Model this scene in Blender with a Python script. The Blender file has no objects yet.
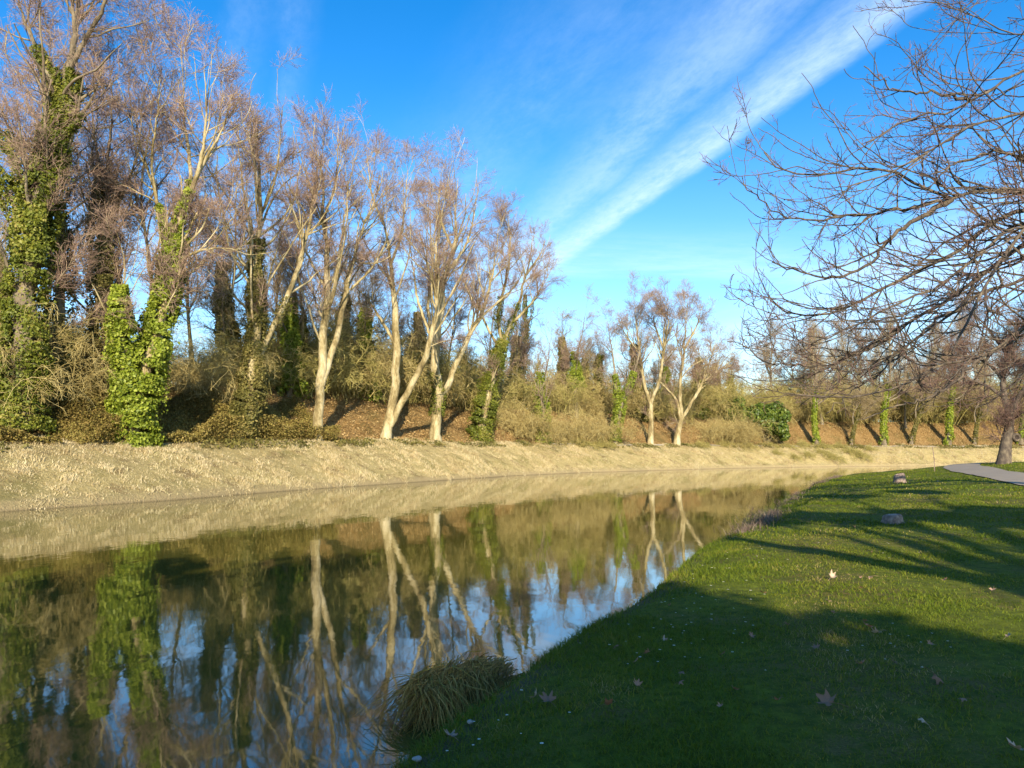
import bpy, math, random
import numpy as np
from mathutils import Vector

random.seed(4)
RNG = np.random.default_rng(11)
scene = bpy.context.scene
COL = scene.collection

# ------------------------------------------------------------------ camera
FPX, W_PX, H_PX = 760.0, 1024, 768
PITCH = math.radians(5.1)
CAM = np.array([0.0, 0.0, 2.0])
cam_data = bpy.data.cameras.new('camera')
cam_data.sensor_width = 36.0
cam_data.lens = FPX / W_PX * 36.0
cam_data.clip_start, cam_data.clip_end = 0.05, 5000
cam = bpy.data.objects.new('camera', cam_data)
cam.location = CAM
cam.rotation_euler = (math.pi / 2 + PITCH, 0, 0)
COL.objects.link(cam)
scene.camera = cam


def ray(px, py):
    cx, cy = (px - 512) / FPX, (384 - py) / FPX
    d = np.array([cx, math.cos(PITCH) - cy * math.sin(PITCH), math.sin(PITCH) + cy * math.cos(PITCH)])
    return d / np.linalg.norm(d)


def at(px, py, Y):
    d = ray(px, py)
    return CAM + d * (Y / d[1])


# ------------------------------------------------------------------ light
SUN_EL, SUN_AZ = math.radians(23), math.radians(176)       # azimuth of the sun, clockwise from +Y
SUN_DIR = Vector((math.sin(SUN_AZ) * math.cos(SUN_EL), math.cos(SUN_AZ) * math.cos(SUN_EL), math.sin(SUN_EL)))
sun_data = bpy.data.lights.new('sun', 'SUN')
sun_data.energy = 5.0
sun_data.angle = math.radians(0.5)
sun_data.color = (1.0, 0.86, 0.66)
sun = bpy.data.objects.new('sun', sun_data)
sun.rotation_euler = SUN_DIR.to_track_quat('Z', 'Y').to_euler()
sun.location = (0, -20, 40)
COL.objects.link(sun)

scene.view_settings.view_transform = 'Standard'
scene.view_settings.look = 'None'
scene.view_settings.gamma = 1
scene.view_settings.use_curve_mapping = False
scene.view_settings.exposure = 0.95
scene.cycles.max_bounces = 5
scene.cycles.transparent_max_bounces = 8
scene.cycles.use_denoising = True

world = bpy.data.worlds.new('World')
scene.world = world
world.use_nodes = True
nt = world.node_tree
nt.nodes.clear()


class NG:
    """tiny helper to write node graphs"""
    def __init__(self, tree):
        self.t = tree

    def n(self, kind, **kw):
        node = self.t.nodes.new(kind)
        for k, v in kw.items():
            setattr(node, k, v)
        return node

    def link(self, a, b):
        self.t.links.new(a, b)

    def math(self, op, a, b=None, c=None, clamp=False):
        m = self.n('ShaderNodeMath', operation=op, use_clamp=clamp)
        for i, v in enumerate((a, b, c)):
            if v is None:
                continue
            if hasattr(v, 'is_output'):
                self.link(v, m.inputs[i])
            else:
                m.inputs[i].default_value = v
        return m.outputs[0]

    def smooth(self, v, a, b, lo=0.0, hi=1.0):
        m = self.n('ShaderNodeMapRange', interpolation_type='SMOOTHSTEP')
        self.link(v, m.inputs['Value'])
        m.inputs['From Min'].default_value = a
        m.inputs['From Max'].default_value = b
        m.inputs['To Min'].default_value = lo
        m.inputs['To Max'].default_value = hi
        return m.outputs['Result']

    def noise(self, vec, scale, detail=4, rough=0.55):
        m = self.n('ShaderNodeTexNoise')
        m.inputs['Scale'].default_value = scale
        m.inputs['Detail'].default_value = detail
        m.inputs['Roughness'].default_value = rough
        if vec is not None:
            self.link(vec, m.inputs['Vector'])
        return m.outputs['Fac']

    def mix(self, fac, a, b, mode='MIX'):
        m = self.n('ShaderNodeMix', data_type='RGBA', blend_type=mode)
        for sock, v in ((m.inputs[0], fac), (m.inputs[6], a), (m.inputs[7], b)):
            if hasattr(v, 'is_output'):
                self.link(v, sock)
            elif isinstance(v, (int, float)):
                sock.default_value = v
            else:
                sock.default_value = (*v, 1) if len(v) == 3 else v
        return m.outputs[2]


g = NG(nt)
sky = g.n('ShaderNodeTexSky', sky_type='NISHITA', sun_disc=False)
sky.sun_elevation, sky.sun_rotation = SUN_EL, SUN_AZ
sky.altitude, sky.air_density, sky.dust_density, sky.ozone_density = 50, 1.0, 0.2, 2.0
hsv = g.n('ShaderNodeHueSaturation')
hsv.inputs['Hue'].default_value = 0.505
hsv.inputs['Saturation'].default_value = 1.45
hsv.inputs['Value'].default_value = 1.1
g.link(sky.outputs[0], hsv.inputs['Color'])
# cirrus and contrails live on a flat layer high above: project the sky direction onto it
tc = g.n('ShaderNodeTexCoord')
sep = g.n('ShaderNodeSeparateXYZ')
g.link(tc.outputs['Generated'], sep.inputs[0])
zc = g.math('MAXIMUM', sep.outputs[2], 0.03)
u = g.math('DIVIDE', sep.outputs[0], zc)
v = g.math('DIVIDE', sep.outputs[1], zc)


def plane_pt(px, py):
    d = ray(px, py)
    return np.array([d[0] / d[2], d[1] / d[2]])


def streak(pa, pb, w_sharp, w_soft, strength, nscale, seed, fade=None, ragged=0.55, solid=0.25):
    """cloud band along the line through two sky points; sharp on one side, feathered on the other"""
    A, B = plane_pt(*pa), plane_pt(*pb)
    a = (B - A) / np.linalg.norm(B - A)
    n = np.array([-a[1], a[0]])
    q = g.math('SUBTRACT', g.math('ADD', g.math('MULTIPLY', u, n[0]), g.math('MULTIPLY', v, n[1])), float(A @ n))
    s = g.math('SUBTRACT', g.math('ADD', g.math('MULTIPLY', u, a[0]), g.math('MULTIPLY', v, a[1])), float(A @ a))
    comb = g.n('ShaderNodeCombineXYZ')
    g.link(g.math('MULTIPLY', s, 1.0), comb.inputs[0])
    g.link(g.math('MULTIPLY', q, 2.2), comb.inputs[1])
    comb.inputs[2].default_value = seed
    n1 = g.noise(comb.outputs[0], nscale, 6, 0.62)
    n2 = g.noise(comb.outputs[0], nscale * 5, 5, 0.7)
    qd = g.math('ADD', q, g.math('MULTIPLY', g.math('SUBTRACT', n1, 0.5), w_soft * ragged))
    up = g.smooth(qd, -w_sharp, w_sharp * 0.6)
    dn = g.smooth(qd, 0.1 * w_soft, w_soft, 1.0, 0.0)
    m = g.math('MULTIPLY', up, dn)
    tex = g.smooth(g.math('ADD', g.math('MULTIPLY', n1, 0.55), g.math('MULTIPLY', n2, 0.45)), 0.3, 0.68)
    m = g.math('MULTIPLY', m, g.math('ADD', g.math('MULTIPLY', tex, 1.0 - solid), solid))
    if fade is not None:
        m = g.math('MULTIPLY', m, g.smooth(s, fade[0], fade[1]))
        if len(fade) > 2:
            m = g.math('MULTIPLY', m, g.smooth(s, fade[2], fade[3], 1.0, 0.0))
    return g.math('MULTIPLY', m, strength)


m1 = streak((908, 10), (568, 257), 0.06, 0.27, 0.56, 2.8, 1.0, ragged=0.3, solid=0.4)
m2 = streak((792, 2), (560, 226), 0.13, 0.32, 0.34, 2.2, 4.0, ragged=0.4, solid=0.3)
m7 = streak((700, -20), (455, 215), 0.2, 0.5, 0.14, 1.7, 21.0)
m3 = streak((700, 276), (560, 272), 0.25, 1.1, 0.34, 0.9, 7.0)
m4 = streak((700, 345), (800, 300), 0.5, 2.2, 0.36, 0.7, 9.0)
m5 = streak((228, 30), (240, -30), 0.04, 0.14, 0.10, 4.0, 12.0)
m6 = streak((284, 25), (288, -30), 0.03, 0.10, 0.10, 4.0, 15.0)
haze = g.smooth(sep.outputs[2], 0.0, 0.45, 0.26, 0.0)
tot = g.math('MAXIMUM', m1, m2)
for m in (m3, m4, m5, m6, m7, haze):
    tot = g.math('ADD', tot, g.math('MULTIPLY', m, g.math('SUBTRACT', 1.0, tot)))
tot = g.math('MINIMUM', tot, 0.9)
skycol = g.mix(tot, hsv.outputs[0], (4.6, 5.6, 6.8))
bg = g.n('ShaderNodeBackground')
bg.inputs['Strength'].default_value = 0.122
g.link(skycol, bg.inputs['Color'])
out = g.n('ShaderNodeOutputWorld')
g.link(bg.outputs[0], out.inputs[0])


# ------------------------------------------------------------------ mesh helpers
def mesh_obj(name, V, F4=None, F3=None, mat=None, parent=None, smooth=False, attrs=None):
    V = np.asarray(V, np.float32).reshape(-1, 3)
    me = bpy.data.meshes.new(name)
    parts, starts, nl = [], [], 0
    if F4 is not None and len(F4):
        F4 = np.asarray(F4, np.int32)
        parts.append(F4.ravel()); starts.append(np.arange(len(F4)) * 4 + nl); nl += F4.size
    if F3 is not None and len(F3):
        F3 = np.asarray(F3, np.int32)
        parts.append(F3.ravel()); starts.append(np.arange(len(F3)) * 3 + nl); nl += F3.size
    loops = np.concatenate(parts).astype(np.int32)
    st = np.concatenate(starts).astype(np.int32)
    me.vertices.add(len(V)); me.vertices.foreach_set('co', V.ravel())
    me.loops.add(len(loops)); me.loops.foreach_set('vertex_index', loops)
    me.polygons.add(len(st)); me.polygons.foreach_set('loop_start', st)
    if smooth:
        me.polygons.foreach_set('use_smooth', np.ones(len(st), bool))
    for k, a in (attrs or {}).items():
        at_ = me.attributes.new(k, 'FLOAT', 'POINT')
        at_.data.foreach_set('value', np.asarray(a, np.float32))
    me.update(calc_edges=True)
    if mat is not None:
        me.materials.append(mat)
    o = bpy.data.objects.new(name, me)
    COL.objects.link(o)
    if parent is not None:
        o.parent = parent
    return o


def tag(o, label=None, cat=None, group=None, kind=None):
    for k, val in (('label', label), ('category', cat), ('group', group), ('kind', kind)):
        if val:
            o[k] = val
    return o


def empty(name, loc, label, cat, group=None):
    o = bpy.data.objects.new(name, None)
    o.empty_display_size = 0.3
    o.location = [float(c) for c in loc]
    COL.objects.link(o)
    return tag(o, label, cat, group)


def copy_tree(o, loc, rotz=0.0, scale=1.0, label=None, parent=None):
    c = o.copy()
    COL.objects.link(c)
    if parent is None:
        c.location = [float(q) for q in loc]
        c.rotation_euler = (0, 0, rotz)
        c.scale = (scale, scale, scale) if not hasattr(scale, '__len__') else scale
        if label:
            c['label'] = label
    else:
        c.parent = parent
    for ch in list(o.children):
        copy_tree(ch, None, parent=c)
    return c


def norm(a):
    return a / np.maximum(np.linalg.norm(a, axis=-1, keepdims=True), 1e-9)


def tubes(P, R, K):
    """P (N,S,3) polylines, R (N,S) radii -> verts, quads"""
    P = np.asarray(P, float); R = np.asarray(R, float)
    N, S, _ = P.shape
    T = norm(np.gradient(P, axis=1))
    mean = norm(P[:, -1] - P[:, 0])
    ref = np.where((np.abs(mean[:, 2:3]) > 0.85), np.array([[1.0, 0.2, 0]]), np.array([[0.05, 0.1, 1.0]]))[:, None, :]
    A = norm(np.cross(T, np.broadcast_to(ref, T.shape)))
    B = np.cross(T, A)
    ang = np.arange(K) * 2 * math.pi / K
    V = P[:, :, None, :] + R[:, :, None, None] * (np.cos(ang)[None, None, :, None] * A[:, :, None, :] +
                                                  np.sin(ang)[None, None, :, None] * B[:, :, None, :])
    idx = np.arange(N * S * K).reshape(N, S, K)
    a = idx[:, :-1, :]; b = np.roll(idx, -1, axis=2)[:, :-1, :]
    c = np.roll(idx, -1, axis=2)[:, 1:, :]; d = idx[:, 1:, :]
    F = np.stack([a, b, c, d], -1).reshape(-1, 4)
    return V.reshape(-1, 3), F


def join(parts):
    Vs, Fs, off = [], [], 0
    for V, F in parts:
        Vs.append(V); Fs.append(F + off); off += len(V)
    return np.concatenate(Vs), np.concatenate(Fs)


def resample(pts, S):
    """Catmull-Rom through pts, S samples evenly along its length"""
    P = np.asarray(pts, float)
    if len(P) == 2:
        t = np.linspace(0, 1, S)[:, None]
        return P[0] * (1 - t) + P[1] * t
    Q = np.vstack([2 * P[0] - P[1], P, 2 * P[-1] - P[-2]])
    outp = []
    for i in range(1, len(Q) - 2):
        p0, p1, p2, p3 = Q[i - 1:i + 3]
        t = np.linspace(0, 1, 9)[:-1, None]
        outp.append(0.5 * (2 * p1 + (p2 - p0) * t + (2 * p0 - 5 * p1 + 4 * p2 - p3) * t ** 2 + (3 * p1 - p0 - 3 * p2 + p3) * t ** 3))
    outp.append(P[-1:])
    D = np.vstack(outp)
    L = np.concatenate([[0], np.cumsum(np.linalg.norm(np.diff(D, axis=0), axis=1))])
    s = np.linspace(0, L[-1], S)
    return np.stack([np.interp(s, L, D[:, k]) for k in range(3)], 1)


def grow(P, R, n, rng, t0=0.2, t1=1.0, ratio=0.4, lmin=None, lmax=None, ang=(30, 65), trop=0.12, wob=0.18, S=4,
         rr=0.6, rmax=1.0, rtip=0.004, drop=0.45, sag=None):
    """n children in all, spread over the parents by length; returns P,R of the children"""
    P = np.asarray(P, float); R = np.asarray(R, float)
    N, SP, _ = P.shape
    Lp = np.linalg.norm(np.diff(P, axis=1), axis=2).sum(1)
    pr = Lp / Lp.sum()
    pi = rng.choice(N, n, p=pr)
    t = rng.uniform(t0, t1, n)
    f = t * (SP - 1)
    i0 = np.minimum(f.astype(int), SP - 2); fr = (f - i0)[:, None]
    p0 = P[pi, i0] * (1 - fr) + P[pi, i0 + 1] * fr
    T = norm(P[pi, i0 + 1] - P[pi, i0])
    r0 = R[pi, i0] * (1 - fr[:, 0]) + R[pi, i0 + 1] * fr[:, 0]
    rnd = rng.normal(size=(n, 3))
    perp = norm(rnd - (rnd * T).sum(1, keepdims=True) * T)
    a = np.radians(rng.uniform(ang[0], ang[1], n))[:, None] * (1 - 0.45 * (t[:, None] > 0.93))
    d = np.cos(a) * T + np.sin(a) * perp
    L = Lp[pi] * ratio * rng.uniform(0.55, 1.15, n) * (1 - drop * t)
    if lmin is not None:
        L = np.clip(L, lmin * rng.uniform(0.7, 1.2, n), lmax * rng.uniform(0.7, 1.2, n))
    out = np.zeros((n, S, 3)); out[:, 0] = p0
    step = (L / (S - 1))[:, None]
    up = np.array([0, 0, 1.0])
    for k in range(1, S):
        d = d + rng.normal(size=(n, 3)) * wob + up * trop
        if sag is not None:
            d = d + np.array([0, 0, -sag]) * k
        d = norm(d)
        out[:, k] = out[:, k - 1] + d * step
    rs = np.minimum(r0 * rr, rmax)
    rs = np.maximum(rs, rtip)
    tt = np.linspace(0, 1, S)[None]
    Ro = rs[:, None] * (1 - tt) + np.maximum(rtip, rs[:, None] * 0.3) * tt
    return out, Ro


def leaf_quads(C, size, rng, normal=None, jitter=0.9, aspect=0.75, fold=0.25):
    """one folded two-quad leaf at each centre"""
    n = len(C)
    size = np.broadcast_to(size, (n,))
    nn = rng.normal(size=(n, 3)) * jitter
    if normal is not None:
        nn = nn + normal
    nn = norm(nn)
    rnd = rng.normal(size=(n, 3))
    a = norm(np.cross(nn, rnd)); b = np.cross(nn, a)
    s = size[:, None]
    fo = nn * s * fold
    v = np.stack([C - a * s, C - b * s * aspect + fo, C + a * s, C + b * s * aspect + fo], 1)
    idx = np.arange(n * 4).reshape(n, 4)
    return v.reshape(-1, 3), np.concatenate([idx[:, [0, 1, 2]], idx[:, [0, 2, 3]]])


# ------------------------------------------------------------------ materials
def new_mat(name):
    m = bpy.data.materials.new(name)
    m.use_nodes = True
    m.node_tree.nodes.clear()
    return m, NG(m.node_tree)


def finish(g, shader, disp=None):
    o = g.n('ShaderNodeOutputMaterial')
    g.link(shader, o.inputs['Surface'])
    return o


def bsdf(g, col, rough=0.8, bump=None, bstr=0.4, bdist=0.05, spec=0.2):
    b = g.n('ShaderNodeBsdfPrincipled')
    b.inputs['Roughness'].default_value = rough
    b.inputs['Specular IOR Level'].default_value = spec
    if hasattr(col, 'is_output'):
        g.link(col, b.inputs['Base Color'])
    else:
        b.inputs['Base Color'].default_value = (*col, 1)
    if bump is not None:
        bn = g.n('ShaderNodeBump')
        bn.inputs['Strength'].default_value = bstr
        bn.inputs['Distance'].default_value = bdist
        g.link(bump, bn.inputs['Height'])
        g.link(bn.outputs[0], b.inputs['Normal'])
    return b.outputs[0]


def ramp(g, fac, stops):
    r = g.n('ShaderNodeValToRGB')
    while len(r.color_ramp.elements) < len(stops):
        r.color_ramp.elements.new(0.5)
    for e, (p, c) in zip(r.color_ramp.elements, stops):
        e.position, e.color = p, (*c, 1)
    g.link(fac, r.inputs[0])
    return r.outputs[0]


def bark_mat(name, stops, scale=1.6, rough=0.9, stretch=0.35):
    m, g = new_mat(name)
    tc = g.n('ShaderNodeTexCoord')
    mp = g.n('ShaderNodeMapping')
    mp.inputs['Scale'].default_value = (1, 1, stretch)
    g.link(tc.outputs['Object'], mp.inputs[0])
    n1 = g.noise(mp.outputs[0], scale, 6, 0.62)
    n2 = g.noise(mp.outputs[0], scale * 9, 4, 0.6)
    f = g.math('ADD', g.math('MULTIPLY', n1, 0.75), g.math('MULTIPLY', n2, 0.25))
    c = ramp(g, f, stops)
    finish(g, bsdf(g, c, rough, n2, 0.5, 0.06))
    return m


def island_mat(name, stops, rough=0.6, trans=0.35, spec=0.25, big=None):
    """leaf / blade material: colour differs leaf by leaf, a little light passes through"""
    m, g = new_mat(name)
    geo = g.n('ShaderNodeNewGeometry')
    f = geo.outputs['Random Per Island']
    if big:
        tc = g.n('ShaderNodeTexCoord')
        nz = g.noise(tc.outputs['Object'], big, 3, 0.6)
        f = g.math('ADD', g.math('MULTIPLY', f, 0.55), g.smooth(nz, 0.32, 0.68, 0.0, 0.45))
    c = ramp(g, f, stops)
    b = bsdf(g, c, rough, spec=spec)
    if trans > 0:
        t = g.n('ShaderNodeBsdfTranslucent')
        g.link(c, t.inputs['Color'])
        mx = g.n('ShaderNodeMixShader')
        mx.inputs[0].default_value = trans
        g.link(b, mx.inputs[1]); g.link(t.outputs[0], mx.inputs[2])
        finish(g, mx.outputs[0])
    else:
        finish(g, b)
    return m


M = {}
M['plane_bark'] = bark_mat('plane_bark', [(0.34, (0.09, 0.07, 0.032)), (0.45, (0.21, 0.165, 0.075)), (0.52, (0.34, 0.285, 0.15)), (0.64, (0.50, 0.44, 0.28))], 1.5)
M['dull_bark'] = bark_mat('dull_bark', [(0.32, (0.07, 0.055, 0.035)), (0.52, (0.19, 0.155, 0.10)), (0.7, (0.31, 0.27, 0.19))], 1.6)
M['park_bark'] = bark_mat('park_bark', [(0.32, (0.035, 0.028, 0.025)), (0.5, (0.10, 0.08, 0.06)), (0.64, (0.19, 0.155, 0.105)), (0.76, (0.32, 0.24, 0.06))], 4.0, stretch=0.6)
M['twig'] = island_mat('plane_twig', [(0.0, (0.16, 0.105, 0.085)), (0.55, (0.28, 0.19, 0.145)), (1.0, (0.44, 0.33, 0.21))], 0.8, 0.0)
M['twig_back'] = island_mat('grey_brown_twig', [(0.0, (0.18, 0.135, 0.08)), (0.6, (0.32, 0.25, 0.14)), (1.0, (0.47, 0.38, 0.20))], 0.85, 0.0)
M['twig_park'] = island_mat('dark_red_brown_twig', [(0.0, (0.10, 0.06, 0.05)), (0.6, (0.18, 0.11, 0.085)), (1.0, (0.26, 0.17, 0.12))], 0.7, 0.0)
M['tan_brush'] = island_mat('tan_brush', [(0.0, (0.22, 0.165, 0.055)), (0.5, (0.38, 0.30, 0.105)), (1.0, (0.54, 0.45, 0.20))], 0.85, 0.0)
M['olive_brush'] = island_mat('olive_brush', [(0.0, (0.17, 0.155, 0.04)), (0.5, (0.33, 0.29, 0.08)), (1.0, (0.50, 0.42, 0.16))], 0.85, 0.0)
M['ivy'] = island_mat('ivy_leaf', [(0.0, (0.05, 0.065, 0.010)), (0.4, (0.12, 0.15, 0.016)), (0.75, (0.22, 0.23, 0.03)), (1.0, (0.38, 0.31, 0.09))], 0.5, 0.3, 0.3, 0.6)
M['ivy_dry'] = island_mat('dull_ivy_leaf', [(0.0, (0.07, 0.07, 0.02)), (0.5, (0.16, 0.15, 0.035)), (1.0, (0.34, 0.27, 0.10))], 0.6, 0.25, 0.25, 0.6)
M['ivy_bright'] = island_mat('bright_ivy_leaf', [(0.0, (0.09, 0.13, 0.010)), (0.5, (0.22, 0.28, 0.022)), (1.0, (0.36, 0.40, 0.055))], 0.5, 0.3, 0.3)
M['evergreen'] = island_mat('evergreen_leaf', [(0.0, (0.035, 0.06, 0.010)), (0.5, (0.08, 0.13, 0.016)), (1.0, (0.18, 0.22, 0.03))], 0.45, 0.2, 0.35)
M['bramble'] = island_mat('bramble_leaf', [(0.0, (0.10, 0.085, 0.018)), (0.35, (0.22, 0.155, 0.045)), (0.65, (0.25, 0.215, 0.05)), (1.0, (0.46, 0.35, 0.14))], 0.7, 0.2, 0.2, 0.16)
M['litter'] = island_mat('fallen_litter_leaf', [(0.0, (0.17, 0.10, 0.035)), (0.5, (0.36, 0.23, 0.085)), (1.0, (0.50, 0.37, 0.17))], 0.75, 0.15, 0.2)
M['straw'] = island_mat('straw_blade', [(0.0, (0.30, 0.225, 0.11)), (0.35, (0.55, 0.45, 0.235)), (0.75, (0.74, 0.64, 0.40)), (1.0, (0.44, 0.41, 0.15))], 0.75, 0.3, 0.2, 0.4)
M['grass'] = island_mat('grass_blade', [(0.0, (0.065, 0.095, 0.007)), (0.36, (0.115, 0.165, 0.010)), (0.68, (0.175, 0.205, 0.016)), (0.84, (0.27, 0.24, 0.035)), (0.95, (0.42, 0.32, 0.15))], 0.6, 0.35, 0.2, 0.5)
M['sedge'] = island_mat('sedge_blade', [(0.0, (0.16, 0.075, 0.012)), (0.3, (0.45, 0.25, 0.05)), (0.75, (0.80, 0.48, 0.14)), (1.0, (0.42, 0.30, 0.04))], 0.7, 0.25)
M['weed'] = island_mat('dead_weed_stem', [(0.0, (0.09, 0.06, 0.045)), (0.6, (0.19, 0.135, 0.10)), (1.0, (0.30, 0.24, 0.16))], 0.8, 0.1)


def ground_mats():
    # lawn: soil and moss between the blades
    m, g = new_mat('lawn_soil')
    tc = g.n('ShaderNodeTexCoord')
    n1 = g.noise(tc.outputs['Object'], 0.55, 5, 0.6)
    n2 = g.noise(tc.outputs['Object'], 7.0, 5, 0.7)
    n3 = g.noise(tc.outputs['Object'], 60.0, 3, 0.7)
    green = g.mix(g.smooth(n2, 0.3, 0.7), (0.06, 0.075, 0.008), (0.14, 0.165, 0.012))
    worn = g.mix(g.smooth(n3, 0.3, 0.7), (0.075, 0.055, 0.018), (0.19, 0.145, 0.045))
    f = g.math('MULTIPLY', g.smooth(n1, 0.46, 0.62), g.smooth(n2, 0.38, 0.58), clamp=True)
    c = g.mix(g.math('MULTIPLY', f, 0.9), green, worn)
    at_ = g.n('ShaderNodeAttribute', attribute_name='shore')
    edge = g.smooth(g.math('ADD', at_.outputs['Fac'], g.math('MULTIPLY', g.math('SUBTRACT', n2, 0.5), 0.5)), 0.25, 0.65, 1.0, 0.0)
    mud = g.mix(n3, (0.05, 0.035, 0.022), (0.15, 0.11, 0.07))
    c = g.mix(edge, c, mud)
    finish(g, bsdf(g, c, 0.9, n3, 0.6, 0.03, 0.1))
    M['lawn'] = m
    # far bank: straw slope at the water, path, then leaf-covered rise
    m, g = new_mat('far_bank_soil')
    tc = g.n('ShaderNodeTexCoord')
    n1 = g.noise(tc.outputs['Object'], 0.35, 5, 0.62)
    n2 = g.noise(tc.outputs['Object'], 2.5, 6, 0.7)
    n3 = g.noise(tc.outputs['Object'], 14.0, 5, 0.7)
    straw = ramp(g, g.math('ADD', g.math('MULTIPLY', n2, 0.5), g.math('MULTIPLY', n3, 0.5)),
                 [(0.3, (0.30, 0.225, 0.085)), (0.5, (0.52, 0.42, 0.18)), (0.68, (0.64, 0.53, 0.27))])
    straw = g.mix(g.smooth(n1, 0.50, 0.66, 0.0, 0.6), straw, (0.22, 0.20, 0.06))
    n4 = g.noise(tc.outputs['Object'], 0.9, 5, 0.7)
    straw = g.mix(g.smooth(n4, 0.52, 0.66, 0.0, 0.55), straw, (0.19, 0.12, 0.06))
    sand = g.mix(n3, (0.30, 0.225, 0.11), (0.58, 0.47, 0.25))
    leaf = ramp(g, g.math('ADD', g.math('MULTIPLY', n2, 0.45), g.math('MULTIPLY', n3, 0.55)),
                [(0.32, (0.14, 0.09, 0.035)), (0.5, (0.35, 0.225, 0.085)), (0.66, (0.46, 0.32, 0.145))])
    leaf = g.mix(g.smooth(n1, 0.45, 0.65, 0.0, 0.6), leaf, (0.12, 0.105, 0.03))
    at_ = g.n('ShaderNodeAttribute', attribute_name='shore')
    sh = g.math('ADD', at_.outputs['Fac'], g.math('MULTIPLY', g.math('SUBTRACT', n2, 0.5), 1.2))
    c = g.mix(g.smooth(sh, 0.0, 0.75), sand, straw)
    c = g.mix(g.smooth(sh, 5.4, 6.4), c, leaf)
    c = g.mix(g.smooth(at_.outputs['Fac'], 14, 22), c, (0.10, 0.075, 0.04))
    wet = g.smooth(at_.outputs['Fac'], 0.02, 0.16, 1.0, 0.0)
    c = g.mix(wet, c, (0.13, 0.095, 0.055))
    finish(g, bsdf(g, c, 0.95, g.math('ADD', n2, n3), 1.0, 0.22, 0.1))
    M['far_bank'] = m
    # still olive canal water
    m, g = new_mat('canal_water')
    tc = g.n('ShaderNodeTexCoord')
    mp = g.n('ShaderNodeMapping')
    mp.inputs['Rotation'].default_value = (0, 0, math.radians(26))
    mp.inputs['Scale'].default_value = (1.0, 0.55, 1)
    g.link(tc.outputs['Object'], mp.inputs[0])
    n1 = g.noise(mp.outputs[0], 1.2, 3, 0.55)
    n2 = g.noise(mp.outputs[0], 5.0, 3, 0.5)
    n3 = g.noise(tc.outputs['Object'], 0.16, 3, 0.5)
    h = g.math('MULTIPLY', g.math('ADD', n1, g.math('MULTIPLY', n2, 0.25)), g.smooth(n3, 0.35, 0.65, 0.45, 1.3))
    b = g.n('ShaderNodeBsdfPrincipled')
    b.inputs['Base Color'].default_value = (0.082, 0.076, 0.013, 1)
    b.inputs['Roughness'].default_value = 0.03
    b.inputs['IOR'].default_value = 1.95
    b.inputs['Specular IOR Level'].default_value = 0.5
    bn = g.n('ShaderNodeBump')
    bn.inputs['Strength'].default_value = 0.06
    bn.inputs['Distance'].default_value = 0.05
    g.link(h, bn.inputs['Height'])
    g.link(bn.outputs[0], b.inputs['Normal'])
    finish(g, b.outputs[0])
    M['water'] = m
    m, g = new_mat('path_tarmac')
    tc = g.n('ShaderNodeTexCoord')
    n1 = g.noise(tc.outputs['Object'], 1.5, 5, 0.6)
    n2 = g.noise(tc.outputs['Object'], 60, 3, 0.7)
    c = g.mix(g.math('MULTIPLY', g.math('ADD', n1, n2), 0.5), (0.15, 0.125, 0.09), (0.40, 0.34, 0.25))
    finish(g, bsdf(g, c, 0.85, n2, 0.3, 0.01))
    M['path'] = m
    m, g = new_mat('trodden_earth')
    tc = g.n('ShaderNodeTexCoord')
    n1 = g.noise(tc.outputs['Object'], 3.0, 5, 0.65)
    c = g.mix(n1, (0.30, 0.25, 0.17), (0.58, 0.51, 0.38))
    finish(g, bsdf(g, c, 0.9))
    M['earth'] = m
    m, g = new_mat('weathered_wood')
    tc = g.n('ShaderNodeTexCoord')
    n1 = g.noise(tc.outputs['Object'], 9.0, 5, 0.65)
    c = ramp(g, n1, [(0.3, (0.09, 0.065, 0.05)), (0.5, (0.23, 0.17, 0.13)), (0.7, (0.38, 0.30, 0.23))])
    finish(g, bsdf(g, c, 0.9, n1, 0.6, 0.03))
    M['stump'] = m
    m, g = new_mat('cut_wood')
    tc = g.n('ShaderNodeTexCoord')
    wv = g.n('ShaderNodeTexWave', wave_type='RINGS', rings_direction='Z')
    wv.inputs['Scale'].default_value = 6; wv.inputs['Distortion'].default_value = 3
    g.link(tc.outputs['Object'], wv.inputs['Vector'])
    c = g.mix(wv.outputs['Fac'], (0.28, 0.20, 0.15), (0.50, 0.39, 0.30))
    finish(g, bsdf(g, c, 0.85))
    M['cut'] = m
    m, g = new_mat('dead_leaf')
    tc = g.n('ShaderNodeTexCoord'); oi = g.n('ShaderNodeObjectInfo')
    n1 = g.noise(tc.outputs['Object'], 18.0, 4, 0.6)
    c = ramp(g, oi.outputs['Random'], [(0.0, (0.20, 0.11, 0.065)), (0.45, (0.33, 0.21, 0.14)), (1.0, (0.45, 0.35, 0.25))])
    c = g.mix(g.smooth(n1, 0.45, 0.75, 0.0, 0.5), c, (0.16, 0.085, 0.05))
    finish(g, bsdf(g, c, 0.7))
    M['deadleaf'] = m
    for nm, c1, c2, sc in (('stone', (0.24, 0.22, 0.19), (0.48, 0.45, 0.40), 40), ('petal', (0.75, 0.75, 0.72), (0.85, 0.85, 0.82), 30),
                           ('pollen', (0.6, 0.42, 0.03), (0.75, 0.55, 0.05), 80), ('knot', (0.02, 0.015, 0.012), (0.06, 0.045, 0.035), 8)):
        m, g = new_mat(nm)
        tc = g.n('ShaderNodeTexCoord')
        c = g.mix(g.noise(tc.outputs['Object'], sc, 4), c1, c2)
        finish(g, bsdf(g, c, 0.8))
        M[nm] = m


ground_mats()

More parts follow.
